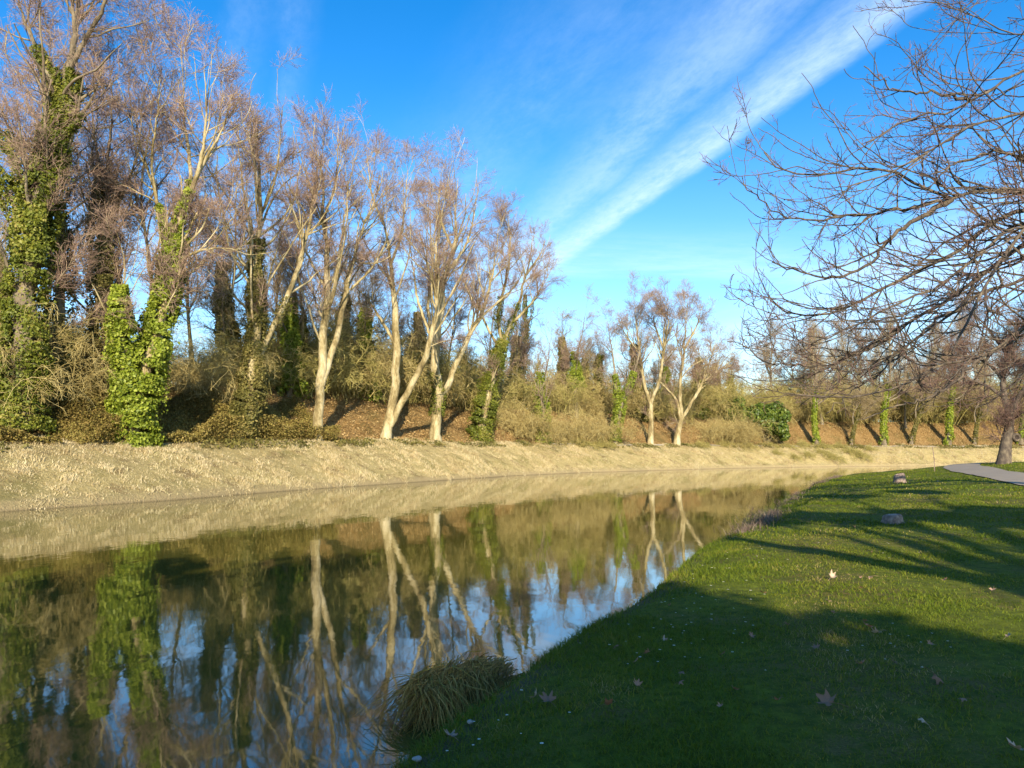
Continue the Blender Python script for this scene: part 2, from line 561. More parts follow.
# ------------------------------------------------------------------ terrain
L_PTS = [(-95, -135), (-56, -55), (-35, -12), (-17, 25), (-9.8, 43.4), (4.4, 70.5), (18.8, 85), (33, 97), (50, 106), (75, 113), (110, 119), (200, 128)]
R_PTS = [(-70, -140), (-40, -80), (-20, -38), (-4.4, -4), (-2.2, 1.5), (-0.95, 4.35), (0.1, 7.0), (1.1, 9.4), (3.3, 14.3), (7.1, 21.9), (13, 35), (20, 49), (29, 64), (42, 78), (60, 88), (90, 96), (200, 108)]


def poly_dense(pts, step):
    P3 = [(x, y, 0) for x, y in pts]
    n = 4000
    D = resample(P3, n)[:, :2]
    return D


L_D, R_D = poly_dense(L_PTS, 1), poly_dense(R_PTS, 1)  # made uneven just below


def dist_to(poly, X, Y):
    """unsigned distance to a dense polyline"""
    P = poly[::10]
    sh = np.shape(X)
    X = np.ravel(np.asarray(X, float)); Y = np.ravel(np.asarray(Y, float))
    out = np.empty(len(X))
    A, B = P[:-1], P[1:]
    AB = B - A; l2 = (AB ** 2).sum(1)
    for i in range(0, len(X), 4000):
        q = np.stack([X[i:i + 4000], Y[i:i + 4000]], 1)[:, None, :]
        t = np.clip(((q - A) * AB).sum(2) / l2, 0, 1)
        out[i:i + 4000] = np.sqrt((((A + AB * t[..., None]) - q) ** 2).sum(2).min(1))
    return out.reshape(sh)


def side_of(poly, X, Y):
    """positive on the right-hand side of the polyline"""
    X = np.ravel(np.asarray(X, float)); Y = np.ravel(np.asarray(Y, float))
    P = poly[::8]
    out = np.empty(len(X))
    for i in range(0, len(X), 4000):
        q = np.stack([X[i:i + 4000], Y[i:i + 4000]], 1)
        k = ((P[None, :-1] - q[:, None]) ** 2).sum(2).argmin(1)
        d = P[k + 1] - P[k]
        w = q - P[k]
        out[i:i + 4000] = d[:, 1] * w[:, 0] - d[:, 0] * w[:, 1]
    return out


_lat = np.random.default_rng(3).random((64, 64))


def vnoise(x, y, s):
    x = np.asarray(x, float) / s; y = np.asarray(y, float) / s
    xi, yi = np.floor(x).astype(int), np.floor(y).astype(int)
    fx, fy = x - xi, y - yi
    fx = fx * fx * (3 - 2 * fx); fy = fy * fy * (3 - 2 * fy)
    a = _lat[xi % 64, yi % 64]; b = _lat[(xi + 1) % 64, yi % 64]
    c = _lat[xi % 64, (yi + 1) % 64]; d = _lat[(xi + 1) % 64, (yi + 1) % 64]
    return (a * (1 - fx) + b * fx) * (1 - fy) + (c * (1 - fx) + d * fx) * fy - 0.5


def sstep(v, a, b):
    t = np.clip((v - a) / (b - a), 0, 1)
    return t * t * (3 - 2 * t)


def uneven(P, amps):
    T = np.gradient(P, axis=0); T /= np.linalg.norm(T, axis=1, keepdims=True)
    d = sum(a * vnoise(P[:, 0] * 1.0, P[:, 1], w) for a, w in amps)
    return P + np.stack([T[:, 1], -T[:, 0]], 1) * d[:, None]


L_D = uneven(L_D, ((0.9, 9.0), (0.55, 4.0)))
R_D = uneven(R_D, ((0.4, 5.0), (0.30, 2.2)))


def z_lawn(x, y, dr=None):
    if dr is None:
        dr = dist_to(R_D, x, y)
    base = np.interp(dr, [0, 0.10, 0.35, 1.0, 2.5, 9.0], [-0.12, 0.08, 0.22, 0.32, 0.40, 0.50])
    rise = 0.75 * sstep(y, 12, 52) * sstep(dr, 1.0, 11)
    fall = -0.9 * sstep(y, 56, 95)
    bump = 0.07 * vnoise(x, y, 2.3) + 0.10 * vnoise(x, y, 6.1) + 0.025 * vnoise(x, y, 0.7)
    return base + rise + fall * sstep(dr, 0.5, 6) + bump * sstep(dr, 0.1, 1.5)


def z_bank(x, y, dl=None):
    if dl is None:
        dl = dist_to(L_D, x, y)
    base = np.interp(dl, [0, 0.12, 0.35, 0.9, 2.4, 4.2, 5.2, 6.6, 9.0, 12.0, 16, 60, 700],
                     [-0.12, 0.10, 0.28, 0.55, 1.55, 2.35, 2.75, 3.05, 4.9, 6.6, 7.0, 7.0, 7.0])
    base = np.where(base > 0.3, 0.3 + (base - 0.3) * (0.70 + 0.30 * sstep(np.asarray(y, float), 15, 62)), base)
    bump = 0.22 * vnoise(x, y, 3.1) + 0.35 * vnoise(x, y, 8.3) * sstep(dl, 5, 9) + 0.5 * vnoise(x + 31, y, 5.0) * sstep(dl, 6.5, 10)
    return base + bump * sstep(dl, 0.4, 2.0)


def strip(shore, far_pts, us, ns, dense_fn):
    """ruled sheet from the water line to a far-off line"""
    s = dense_fn
    A = shore[s]
    F = resample([(x, y, 0) for x, y in far_pts], len(s))[:, :2]
    X = A[:, None, :] * (1 - us[None, :, None]) + F[:, None, :] * us[None, :, None]
    return X[..., 0], X[..., 1]


def grid_faces(n, m):
    i = np.arange(n * m).reshape(n, m)
    return np.stack([i[:-1, :-1], i[1:, :-1], i[1:, 1:], i[:-1, 1:]], -1).reshape(-1, 4)


# lawn: dense near the camera
dcam = np.linalg.norm(R_D - np.array([1.5, 8.0]), axis=1)
dens = 1.0 / np.clip(dcam, 4, 90)
cum = np.cumsum(dens); cum /= cum[-1]
sel = np.unique(np.searchsorted(cum, np.linspace(0, 0.99999, 460)))
us = np.concatenate([[0], np.geomspace(0.0004, 1.0, 170)])
X, Y = strip(R_D, [(150, -320), (380, -160), (420, 0), (420, 40), (420, 70), (420, 82), (430, 96), (600, 118)], us, 460, sel)
DR = dist_to(R_D, X, Y)
Z = z_lawn(X, Y, DR)
o = mesh_obj('lawn', np.stack([X, Y, Z], -1), F4=grid_faces(*X.shape)[:, ::-1], mat=M['lawn'], smooth=True, attrs={'shore': DR.ravel()})
tag(o, 'short green lawn sloping to the water, dappled with shade', 'lawn', kind='structure')

sel = np.linspace(0, len(L_D) - 1, 520).astype(int)
us = np.concatenate([[0], np.geomspace(0.0004, 0.05, 60), np.geomspace(0.055, 1.0, 40)])
X, Y = strip(L_D, [(-600, -420), (-620, -150), (-600, 100), (-520, 300), (-380, 480), (-200, 620), (50, 700), (300, 700), (600, 500)], us, 520, sel)
DL = dist_to(L_D, X, Y)
Z = z_bank(X, Y, DL)
o = mesh_obj('far_bank', np.stack([X, Y, Z], -1), F4=grid_faces(*X.shape), mat=M['far_bank'], smooth=True, attrs={'shore': DL.ravel()})
tag(o, 'straw coloured bank rising from the water to leaf covered ground', 'bank', kind='structure')

# water between the two shores, tucked under both banks
k = np.linspace(0, 3999, 300).astype(int)


def push(P, d):
    T = np.gradient(P, axis=0); T /= np.linalg.norm(T, axis=1, keepdims=True)
    return P + np.stack([T[:, 1], -T[:, 0]], 1) * d


A, B = push(L_D, -1.2)[k], push(R_D, 1.2)[k]
tt = np.linspace(0, 1, 9)[None, :, None]
Wg = A[:, None] * (1 - tt) + B[:, None] * tt
Wv = np.concatenate([Wg, np.zeros((*Wg.shape[:2], 1))], -1)
o = mesh_obj('water', Wv, F4=grid_faces(*Wg.shape[:2])[:, ::-1], mat=M['water'], smooth=True)
tag(o, 'still olive brown canal water mirroring the far trees', 'water', kind='structure')


def shore_index(px):
    Pd = push(L_D, -6.0)
    return int(np.where(Pd[:, 1] > 5, np.abs(Pd[:, 0] - (px - 512) / FPX * Pd[:, 1]), 1e9).argmin())


# ribbon helpers for the paths
def ribbon(name, pts, w, zfn, mat, lift, n=160, m=9):
    C = resample([(x, y, 0) for x, y in pts], n)[:, :2]
    T = np.gradient(C, axis=0); T /= np.linalg.norm(T, axis=1, keepdims=True)
    Nn = np.stack([T[:, 1], -T[:, 0]], 1)
    t = np.linspace(-0.5, 0.5, m)
    wv = w * (1 + 0.08 * vnoise(C[:, 0], C[:, 1], 1.3))
    X = C[:, None, :] + Nn[:, None, :] * (t[None, :, None] * wv[:, None, None])
    Z = zfn(X[..., 0], X[..., 1]) + lift
    return mesh_obj(name, np.concatenate([X, Z[..., None]], -1), F4=grid_faces(n, m)[:, ::-1], mat=mat, smooth=True)


PATH = [(13, 6), (15.5, 15), (18.6, 24), (22.0, 33), (26.0, 43), (30.0, 51), (36.5, 60), (46, 69), (60, 76)]
o = ribbon('path', PATH, 2.1, z_lawn, M['path'], 0.035)
tag(o, 'grey tarmac footpath crossing the lawn', 'path', kind='structure')
tow = push(L_D, -5.45)[shore_index(548):3900:25]
o = ribbon('towpath', tow, 0.55, z_bank, M['earth'], 0.05, 300, 4)
tag(o, 'thin pale trodden track along the top of the straw bank', 'track', kind='structure')


def lawn_hit(px, py):
    d = ray(px, py)
    t = 2.0
    for _ in range(6000):
        p = CAM + d * t
        h = p[2] - float(z_lawn(p[0], p[1]))
        if h <= 0.002:
            break
        t += max(0.004, h * 0.6)
        if t > 200:
            break
    return CAM + d * t


def bank_point(px, off):
    """point at the given distance landwards of the far water line, on the vertical through image column px"""
    Pd = push(L_D, -off)
    s = (px - 512) / FPX
    ok = Pd[:, 1] > 5
    r = np.where(ok, np.abs(Pd[:, 0] - s * Pd[:, 1] * 1.0), 1e9)
    # first crossing seen from the camera
    q = Pd[r.argmin()]
    return np.array([q[0], q[1], float(z_bank(q[0], q[1]))])


# ------------------------------------------------------------------ trees
def limb_paths(base, traces, rng, S=26, depth=0.32):
    """traced outlines (image points + widths) stood up at the tree's own distance, each limb leaning its own way in depth"""
    Y0 = base[1]
    seen, PP, RR = [], [], []
    for li, (w0, w1, pts) in enumerate(traces):
        pts = np.asarray(pts, float)
        dY0 = 0.0
        if seen:
            allp = np.vstack([s[0] for s in seen]); ally = np.concatenate([s[1] for s in seen])
            k = np.hypot(*(allp - pts[0]).T).argmin()
            dY0 = ally[k]
        lng = np.concatenate([[0], np.cumsum(np.hypot(*np.diff(pts, axis=0).T))]) * Y0 / FPX
        sl = 0.0 if li == 0 else rng.choice([-1, 1]) * rng.uniform(0.12, depth)
        dY = dY0 + sl * lng
        P = np.array([at(p[0], p[1], Y0 + dy) for p, dy in zip(pts, dY)])
        if li == 0:
            P[0] = base + np.array([0, 0, -0.25])
        D = resample(P, S)
        Dp = resample(np.column_stack([pts, dY]), 40)
        seen.append((Dp[:, :2], Dp[:, 2]))
        D[1:-1] += rng.normal(size=(S - 2, 3)) * 0.035 * (np.linalg.norm(D[-1] - D[0]) / 12)
        t = np.linspace(0, 1, S)
        r = (w0 * (1 - t) + w1 * t) * 0.37 * Y0 / FPX
        if li == 0 or np.hypot(*(pts[0] - np.asarray(traces[0][2][0]))) < 3:
            r = r * (1 + 0.5 * np.exp(-t * lng[-1] / 0.7))
        PP.append(D); RR.append(r)
    # limbs that nothing carries on from run out to a twig
    for j, (_, _, pts) in enumerate(traces):
        e = np.asarray(pts[-1], float)
        if not any(k != j and np.hypot(*(np.asarray(tr[2][0], float) - e)) < 6 for k, tr in enumerate(traces)):
            t = np.linspace(0, 1, S)
            f = np.clip((t - 0.45) / 0.55, 0, 1)
            RR[j] = RR[j] * (1 - f) + f * np.minimum(RR[j], 0.018)
    return np.array(PP), np.array(RR)


def crown_from(P, R, rng, n1, n2, n3, l1=(2.4, 5.6), l2=(0.9, 2.3), l3=(0.3, 0.8), t0=0.35, n4=0, zmin=None):
    c1, r1 = grow(P, R, n1, rng, t0, 1.0, 0.4, *l1, ang=(22, 62), trop=0.04, wob=0.14, S=8, rr=0.5, rmax=0.045, rtip=0.010)
    c2, r2 = grow(np.concatenate([c1]), r1, int(n2 * 2.2), rng, 0.2, 1.0, 0.5, *l2, ang=(28, 65), trop=0.02, wob=0.17, S=5, rr=0.6, rmax=0.016, rtip=0.0068)
    c3, r3 = grow(np.concatenate([c2]), r2, int(n3 * 2.3), rng, 0.25, 1.0, 0.5, *l3, ang=(22, 70), trop=0.02, wob=0.22, S=4, rr=0.7, rmax=0.009, rtip=0.0052)
    return (c1, r1), (c2, r2), (c3, r3)


def ivy_leaves(P, R, rng, n, rad, t0=0.0, t1=1.0, size=(0.10, 0.2), lim=None):
    """leaves wrapped round limbs, in uneven clumps"""
    Cs, Ns = [], []
    L = np.linalg.norm(np.diff(P, axis=1), axis=2).sum(1)
    for j in range(len(P)):
        m = int(7.2 * n * L[j] / L.sum())
        S = P.shape[1]
        t = rng.uniform(t0, t1, m)
        f = t * (S - 1); i0 = np.minimum(f.astype(int), S - 2); fr = (f - i0)[:, None]
        p = P[j, i0] * (1 - fr) + P[j, i0 + 1] * fr
        r = R[j, i0] * (1 - fr[:, 0]) + R[j, i0 + 1] * fr[:, 0]
        T = norm(P[j, i0 + 1] - P[j, i0])
        rnd = rng.normal(size=(m, 3))
        d = norm(rnd - (rnd * T).sum(1, keepdims=True) * T)
        az = np.arctan2(d[:, 1], d[:, 0])
        clump = 0.55 + 0.9 * (vnoise(az * 1.3 + 20 + j * 7, p[:, 2] * 1.1, 0.9) + 0.5) * (0.4 + 1.2 * (vnoise(p[:, 2] * 1.0 + j * 3, az * 0.7 + 5, 2.2) + 0.5))
        taper = 1.0 - 0.55 * (t - t0) / max(t1 - t0, 1e-3)
        rr = r + rad * clump * taper * rng.uniform(0.25, 1.0, m) ** 0.6
        keep = rng.uniform(0, 1, m) < np.clip(0.72 + 2.2 * vnoise(az * 1.1 + j * 5 + 40, p[:, 2] * 0.9, 0.8) + 0.9 * vnoise(p[:, 2] + j, az * 0.3, 1.9), 0.04, 1)
        strand = rng.uniform(0, 1, m) < 0.05
        C_ = p + d * (rr * np.where(strand, 1.25, 1.0))[:, None]
        C_[:, 2] -= np.where(strand, rng.uniform(0, 1.0, m) ** 2 * rad * 1.6, 0)
        Cs.append(C_[keep]); Ns.append((d + np.array([0, 0, 0.35]))[keep])
    C = np.concatenate(Cs); Nn = np.concatenate(Ns)
    return leaf_quads(C, (size[0] * 0.62 + (size[1] * 1.15 - size[0] * 0.62) * rng.uniform(0, 1, len(C)) ** 1.7), rng, Nn, 0.75)


def plane_tree(name, px, off, traces, label, cat, seed, n=(70, 700, 4200), t0=0.35, ivy=None, bark='plane_bark', twig='twig', base=None, l1=(2.4, 5.6), crown_limbs=None, group=None):
    rng = np.random.default_rng(seed)
    b = bank_point(px, off) if base is None else base
    P, R = limb_paths(b, traces, rng)
    root = empty(name, b, label, cat, group)
    src = np.arange(len(P)) if crown_limbs is None else np.array(crown_limbs)
    q0, s0 = grow(P[src], R[src], max(6, int(n[0] * 0.5)), rng, t0, 0.97, 0.5, l1[0] * 1.3, l1[1] * 1.45, ang=(16, 56), trop=0.03, wob=0.07, S=P.shape[1], rr=0.5, rmax=0.085, rtip=0.014, drop=0.5)
    PP, RR = np.concatenate([P[src], q0]), np.concatenate([R[src], s0])
    (c1, r1), (c2, r2), (c3, r3) = crown_from(PP, RR, rng, *n, t0=t0, l1=(l1[0] * 0.6, l1[1] * 0.7))
    V, F = join([tubes(P, R, 10), tubes(q0, s0, 6), tubes(c1, r1, 5)])
    mesh_obj('trunk', V - b, F, mat=M[bark], parent=root, smooth=True)
    V, F = join([tubes(c2, r2, 3), tubes(c3, r3, 3)])
    mesh_obj('crown', V - b, F, mat=M[twig], parent=root)
    if ivy:
        Vs, Fs, off_ = [], [], 0
        for (js, m, rad, a0, a1, size) in ivy['runs']:
            V, F = ivy_leaves(P[js], R[js], rng, m, rad, a0, a1, size)
            Vs.append(V); Fs.append(F + off_); off_ += len(V)
        mesh_obj('ivy', np.concatenate(Vs) - b, F3=np.concatenate(Fs), mat=M[ivy.get('mat', 'ivy')], parent=root)
    return root


IV = (0.04, 0.085)
plane_tree('ivy_clad_tree', 18, 7.5, [
    (30, 14, [(18, 425), (22, 360), (28, 290), (36, 220), (48, 160), (60, 112), (68, 70)]),
    (9, 3, [(68, 70), (75, 35), (80, -20), (84, -70)]), (8, 3, [(66, 80), (82, 45), (98, 18), (112, -20), (120, -60)]),
    (9, 2, [(62, 106), (46, 66), (32, 38), (20, 5), (10, -40)]), (7, 2, [(56, 125), (80, 100), (100, 88), (118, 84)]),
    (8, 2, [(40, 200), (25, 160), (8, 140), (-15, 120)]), (7, 2, [(58, 140), (78, 118), (92, 98), (105, 60)]),
    (6, 2, [(75, 35), (72, 0), (66, -40), (62, -80)]), (6, 2, [(32, 250), (18, 215), (0, 180), (-30, 150)])],
    'tallest ivy covered tree at the left edge, its forked top running out of the frame', 'tree', 1, (110, 1100, 7000), 0.25,
    ivy={'runs': [([0], 14000, 0.74, 0.0, 1.0, IV), ([5, 8], 1800, 0.9, 0.0, 0.75, IV), ([3, 4, 6], 1000, 0.35, 0.0, 0.4, IV)], 'mat': 'ivy'}, bark='dull_bark')
plane_tree('ivy_clad_tree', 50, 8.5, [
    (16, 8, [(52, 415), (56, 360), (60, 300), (60, 240), (58, 200)]), (5, 1.5, [(58, 200), (50, 160), (44, 110), (40, 60)]),
    (5, 1.5, [(59, 210), (66, 170), (72, 130), (74, 90)]), (4, 1.5, [(60, 260), (75, 230), (90, 215), (100, 210)])],
    'ivy column tree just right of the tallest ivy tree, thinner and without a fork', 'tree', 2, (36, 330, 1900), 0.3,
    ivy={'runs': [([0], 4200, 0.75, 0.05, 1.0, IV)], 'mat': 'ivy_dry'}, bark='dull_bark')
plane_tree('ivy_clad_tree', 108, 8.0, [
    (20, 9, [(110, 420), (108, 350), (104, 285), (103, 230), (105, 180)]), (5, 1.5, [(105, 180), (110, 140), (112, 105), (110, 70)]),
    (5, 1.5, [(104, 200), (96, 150), (92, 110), (86, 80)]), (5, 1.5, [(104, 230), (125, 190), (138, 150), (142, 110)])],
    'dull olive ivy column with a thin bare top, standing behind the bright ivy fork', 'tree', 3, (60, 560, 3200), 0.3,
    ivy={'runs': [([0], 7000, 0.85, 0.0, 1.0, IV)], 'mat': 'ivy_dry'}, bark='dull_bark')
plane_tree('ivy_clad_plane_tree', 130, 5.9, [
    (20, 11, [(130, 434), (136, 402), (146, 368), (157, 335), (168, 285), (176, 235)]),
    (13, 8, [(134, 412), (126, 375), (121, 325), (120, 285)]),
    (8, 3, [(176, 235), (186, 200), (196, 178), (203, 150), (206, 110), (204, 70)]), (7, 2, [(174, 245), (178, 215), (190, 178), (184, 120), (182, 70), (180, 45)]),
    (6, 2, [(172, 260), (163, 222), (155, 193), (141, 146), (133, 112), (128, 85)]), (6, 2, [(186, 200), (205, 160), (222, 130), (232, 95)]),
    (5, 2, [(170, 275), (190, 255), (215, 248), (238, 250)]), (4, 2, [(155, 193), (152, 160), (158, 110), (160, 75)]), (4, 1.5, [(196, 178), (215, 150), (235, 145), (246, 150)])],
    'plane tree forking low like a Y, both stems thick with bright green ivy', 'tree', 4, (120, 1200, 7600), 0.3,
    ivy={'runs': [([0, 1], 22000, 0.78, 0.0, 1.0, (0.045, 0.095)), ([2, 3, 4], 500, 0.18, 0.0, 0.3, (0.08, 0.14))], 'mat': 'ivy_bright'}, bark='plane_bark')
plane_tree('plane_tree', 240, 6.2, [
    (14, 8, [(240, 434), (248, 402), (255, 355), (257, 310), (257, 275), (259, 240), (261, 200), (256, 150), (253, 105)]),
    (9, 4, [(254, 362), (266, 343), (283, 308), (300, 262), (310, 219), (317, 176), (318, 150)]),
    (4, 1.5, [(257, 290), (240, 255), (228, 225), (215, 200)]), (4, 1.5, [(261, 215), (275, 180), (280, 140), (282, 110)]), (4, 1.5, [(258, 250), (245, 200), (240, 160), (238, 120)]),
    (4, 1.5, [(257, 320), (238, 300), (222, 290), (205, 292)])],
    'plane tree with an olive ivy sleeve on its trunk and one limb leaning right', 'tree', 5, (100, 1000, 6200), 0.3,
    ivy={'runs': [([0], 8000, 0.55, 0.03, 0.6, IV), ([1], 260, 0.3, 0.0, 0.3, IV)], 'mat': 'ivy_dry'})
plane_tree('plane_tree', 317, 6.0, [
    (13, 8, [(317, 440), (318, 415), (320, 388), (323, 350), (327, 305), (327, 262), (324, 219), (321, 168), (313, 142)]),
    (10, 3, [(321, 386), (333, 352), (343, 310), (353, 262), (362, 231), (378, 192), (384, 165)]),
    (5, 2, [(326, 320), (335, 282), (344, 222), (350, 177), (359, 150)]), (4, 2, [(327, 290), (310, 260), (300, 235), (290, 205)]),
    (4, 1.5, [(324, 219), (335, 185), (338, 150), (338, 125)]), (4, 1.5, [(350, 290), (372, 268), (385, 245), (390, 225)])],
    'pale slender plane tree with a clean trunk forking in two, no ivy', 'tree', 6, (100, 1000, 6200), 0.3)
plane_tree('plane_tree', 385, 6.0, [
    (13, 7, [(385, 440), (390, 415), (395, 390), (397, 350), (395, 307), (391, 262), (384, 222), (383, 190)]),
    (10, 3, [(388, 428), (401, 405), (420, 369), (430, 345), (437, 305), (436, 255), (443, 207), (448, 180)]),
    (5, 2, [(396, 345), (380, 318), (365, 296), (352, 285)]), (4, 2, [(391, 265), (402, 230), (406, 190), (408, 165)]), (4, 1.5, [(384, 225), (372, 195), (368, 165), (366, 150)]),
    (4, 1.5, [(432, 340), (418, 300), (412, 260), (408, 235)])],
    'plane tree splitting at ground level, one stem upright and one leaning', 'tree', 7, (100, 1000, 6200), 0.35)
plane_tree('plane_tree', 436, 6.1, [
    (14, 7, [(436, 442), (437, 415), (438, 393), (435, 362), (438, 327), (444, 285), (453, 246), (456, 205), (458, 178)]),
    (9, 3, [(439, 402), (446, 388), (457, 362), (474, 327), (486, 303), (494, 265), (500, 225)]),
    (5, 2, [(435, 350), (428, 305), (432, 269), (430, 225), (428, 190)]), (4, 2, [(446, 275), (466, 245), (475, 210), (478, 185)]), (4, 1.5, [(453, 250), (440, 215), (440, 185), (444, 165)]),
    (4, 1.5, [(478, 320), (500, 300), (516, 285), (525, 268)])],
    'plane tree with ivy tuft where its two bare stems part', 'tree', 8, (100, 1000, 6200), 0.35,
    ivy={'runs': [([0], 420, 0.3, 0.1, 0.26, IV)], 'mat': 'ivy'})
plane_tree('ivy_clad_tree', 480, 6.6, [
    (11, 7, [(478, 440), (484, 415), (492, 381), (498, 355), (502, 340)]), (5, 2, [(502, 340), (498, 315), (506, 280), (510, 240), (508, 215)]),
    (5, 2, [(502, 345), (516, 312), (526, 275), (532, 245), (530, 225)]), (4, 2, [(500, 350), (484, 320), (476, 290), (470, 268)]), (4, 1.5, [(510, 325), (530, 305), (542, 285), (548, 262)]),
    (4, 1.5, [(526, 275), (540, 255), (545, 240)])],
    'tree ending the tall row, dense ivy below and a fine rounded crown above', 'tree', 9, (90, 900, 5200), 0.3,
    ivy={'runs': [([0], 6500, 0.95, 0.0, 1.0, IV), ([1, 2], 600, 0.4, 0.0, 0.35, IV)], 'mat': 'ivy'}, bark='plane_bark')
plane_tree('ivy_spire_tree', 524, 14.0, [
    (5, 2.5, [(522, 400), (524, 360), (525, 320), (525, 295)]), (2.5, 1, [(525, 335), (531, 315), (533, 300)])],
    'thin dark ivy spire poking up behind the end of the tall row', 'tree', 10, (16, 90, 400), 0.4,
    ivy={'runs': [([0], 1600, 0.55, 0.3, 1.0, IV), ([1], 250, 0.4, 0.0, 1.0, IV)], 'mat': 'ivy'}, bark='dull_bark')
plane_tree('ivy_stump_tree', 543, 6.3, [
    (6, 5, [(543, 441), (543, 420), (541, 395), (540, 372)]), (2, 1, [(541, 395), (548, 360), (552, 330)])],
    'low bright green ivy column right of the tall row', 'tree', 11, (20, 160, 700), 0.2,
    ivy={'runs': [([0], 2600, 0.85, 0.0, 1.0, IV)], 'mat': 'ivy_bright'}, bark='dull_bark')
plane_tree('ivy_topped_tree', 576, 11.5, [
    (6, 5, [(577, 425), (576, 400), (575, 378), (575, 352)]), (2, 1, [(575, 360), (582, 335), (585, 315)])],
    'broken trunk topped by a bright green ivy block', 'tree', 12, (18, 150, 700), 0.5,
    ivy={'runs': [([0], 2400, 1.0, 0.45, 1.0, IV)], 'mat': 'ivy_bright'}, bark='dull_bark')
plane_tree('ivy_clad_tree', 614, 6.2, [
    (6, 4, [(613, 443), (618, 420), (622, 402), (628, 388), (634, 372)]), (4, 3, [(620, 412), (617, 392), (615, 375)]),
    (3, 1, [(634, 372), (640, 350), (642, 325)]), (3, 1, [(615, 375), (612, 350), (608, 325)])],
    'small leaning tree with bright ivy in a V, left of the two pale stems', 'tree', 13, (40, 360, 1800), 0.3,
    ivy={'runs': [([0, 1], 3400, 0.6, 0.0, 1.0, IV)], 'mat': 'ivy_bright'}, bark='dull_bark')
plane_tree('plane_tree', 650, 6.0, [
    (8, 5, [(650, 447), (651, 425), (651, 405)]), (5, 2, [(651, 405), (644, 381), (639, 348), (636, 315), (634, 300)]),
    (5, 2, [(651, 403), (659, 381), (664, 348), (668, 318), (664, 295)]), (3, 1.2, [(640, 355), (626, 335), (618, 318)]), (3, 1.2, [(664, 350), (655, 325), (650, 300)])],
    'pale narrow plane tree, left one of the pair beyond the bright ivy', 'tree', 14, (100, 1050, 6200), 0.3, l1=(2.0, 4.4))
plane_tree('plane_tree', 676, 5.8, [
    (9, 6, [(675, 445), (678, 432), (682, 418)]), (5, 2, [(681, 420), (676, 400), (664, 386), (654, 376)]),
    (5, 2, [(682, 418), (680, 387), (684, 350), (686, 315), (688, 298)]), (5, 2, [(682, 419), (692, 402), (702, 384), (711, 358), (718, 335)]), (3, 1.2, [(684, 350), (697, 325), (702, 305)]),
    (3, 1.2, [(703, 382), (722, 368), (735, 358)])],
    'short pale plane tree with a spreading crown, right one of the pair', 'tree', 15, (110, 1100, 6600), 0.3, l1=(2.0, 4.4))


# generic trees: built once per kind, then copied
def generic_tree(name, label, cat, seed, H=20, r=0.28, nl=7, n=(60, 560, 3000), ivy=None, bark='dull_bark', twig='twig_back', lean=0.05, group=None, clear=0.25, spread=0.48, ivymat='ivy_dry'):
    rng = np.random.default_rng(seed)
    S = 18
    z = np.linspace(0, H, S)
    ax = rng.uniform(0, 6.28)
    tr = np.stack([lean * z * math.cos(ax) + 0.25 * np.sin(z * 0.5 + seed), lean * z * math.sin(ax) + 0.25 * np.cos(z * 0.4 + seed) - 0.25, z - 0.2], 1)
    rt = r * (1 - z / H * 0.86) * (1 + 0.5 * np.exp(-z / 0.8))
    P = [tr]; R = [rt]
    c, cr = grow(P[0][None], R[0][None], nl, rng, clear, 0.9, spread, 3.0, H * 0.5, ang=(30, 62), trop=0.09, wob=0.12, S=S, rr=0.65, rmax=r * 0.6, rtip=0.03)
    P = np.concatenate([np.array(P), c]); R = np.concatenate([np.array(R), cr])
    root = empty(name, (0, 0, 0), label, cat, group)
    (c1, r1), (c2, r2), (c3, r3) = crown_from(P, R, rng, *n, t0=0.3, l1=(1.6, 4.2))
    V, F = join([tubes(P, R, 8), tubes(c1, r1, 4)])
    mesh_obj('trunk', V, F, mat=M[bark], parent=root, smooth=True)
    V, F = join([tubes(c2, r2 * 1.1, 3), tubes(c3, r3 * 1.15, 3)])
    mesh_obj('crown', V, F, mat=M[twig], parent=root)
    if ivy:
        V, F = ivy_leaves(P[:1], R[:1], rng, ivy[0], ivy[1], 0.0, ivy[2], (0.08, 0.16))
        mesh_obj('ivy', V, F3=F, mat=M[ivymat], parent=root)
    return root


def shrub(name, label, cat, seed, H=4, w=3, n=(46, 620, 4200), mat='tan_brush', sag=0.05, group=None, droop=-0.03):
    """arching stems with many fine side twigs"""
    rng = np.random.default_rng(seed)
    m, S = n[0], 9
    b = np.column_stack([rng.normal(0, w * 0.22, m), rng.normal(0, w * 0.22, m), np.full(m, -0.15)])
    a = rng.uniform(0, 6.28, m); sp = rng.uniform(0.1, 1.0, m) ** 0.7 * w / H * 0.75
    d = norm(np.column_stack([np.cos(a) * sp, np.sin(a) * sp, np.ones(m)]))
    P = np.zeros((m, S, 3)); P[:, 0] = b
    L = H * rng.uniform(0.6, 1.15, m)
    for k in range(1, S):
        d = norm(d + rng.normal(size=(m, 3)) * 0.12 + np.array([0, 0, -sag * k * 0.35]))
        P[:, k] = P[:, k - 1] + d * (L / (S - 1))[:, None]
    R = np.linspace(1, 0.25, S)[None] * rng.uniform(0.008, 0.024, m)[:, None]
    c2, r2 = grow(P, R, n[1], rng, 0.12, 1.0, 0.35, 0.5, 1.7, ang=(25, 70), trop=droop, wob=0.25, S=5, rr=0.6, rmax=0.018, rtip=0.008)
    c3, r3 = grow(c2, r2, n[2], rng, 0.1, 1.0, 0.5, 0.25, 0.7, ang=(25, 80), trop=-0.04, wob=0.3, S=4, rr=0.7, rmax=0.012, rtip=0.007)
    V, F = join([tubes(P, R, 4), tubes(c2, r2, 3), tubes(c3, r3, 3)])
    o = mesh_obj(name, V, F, mat=M[mat])
    return tag(o, label, cat, group)


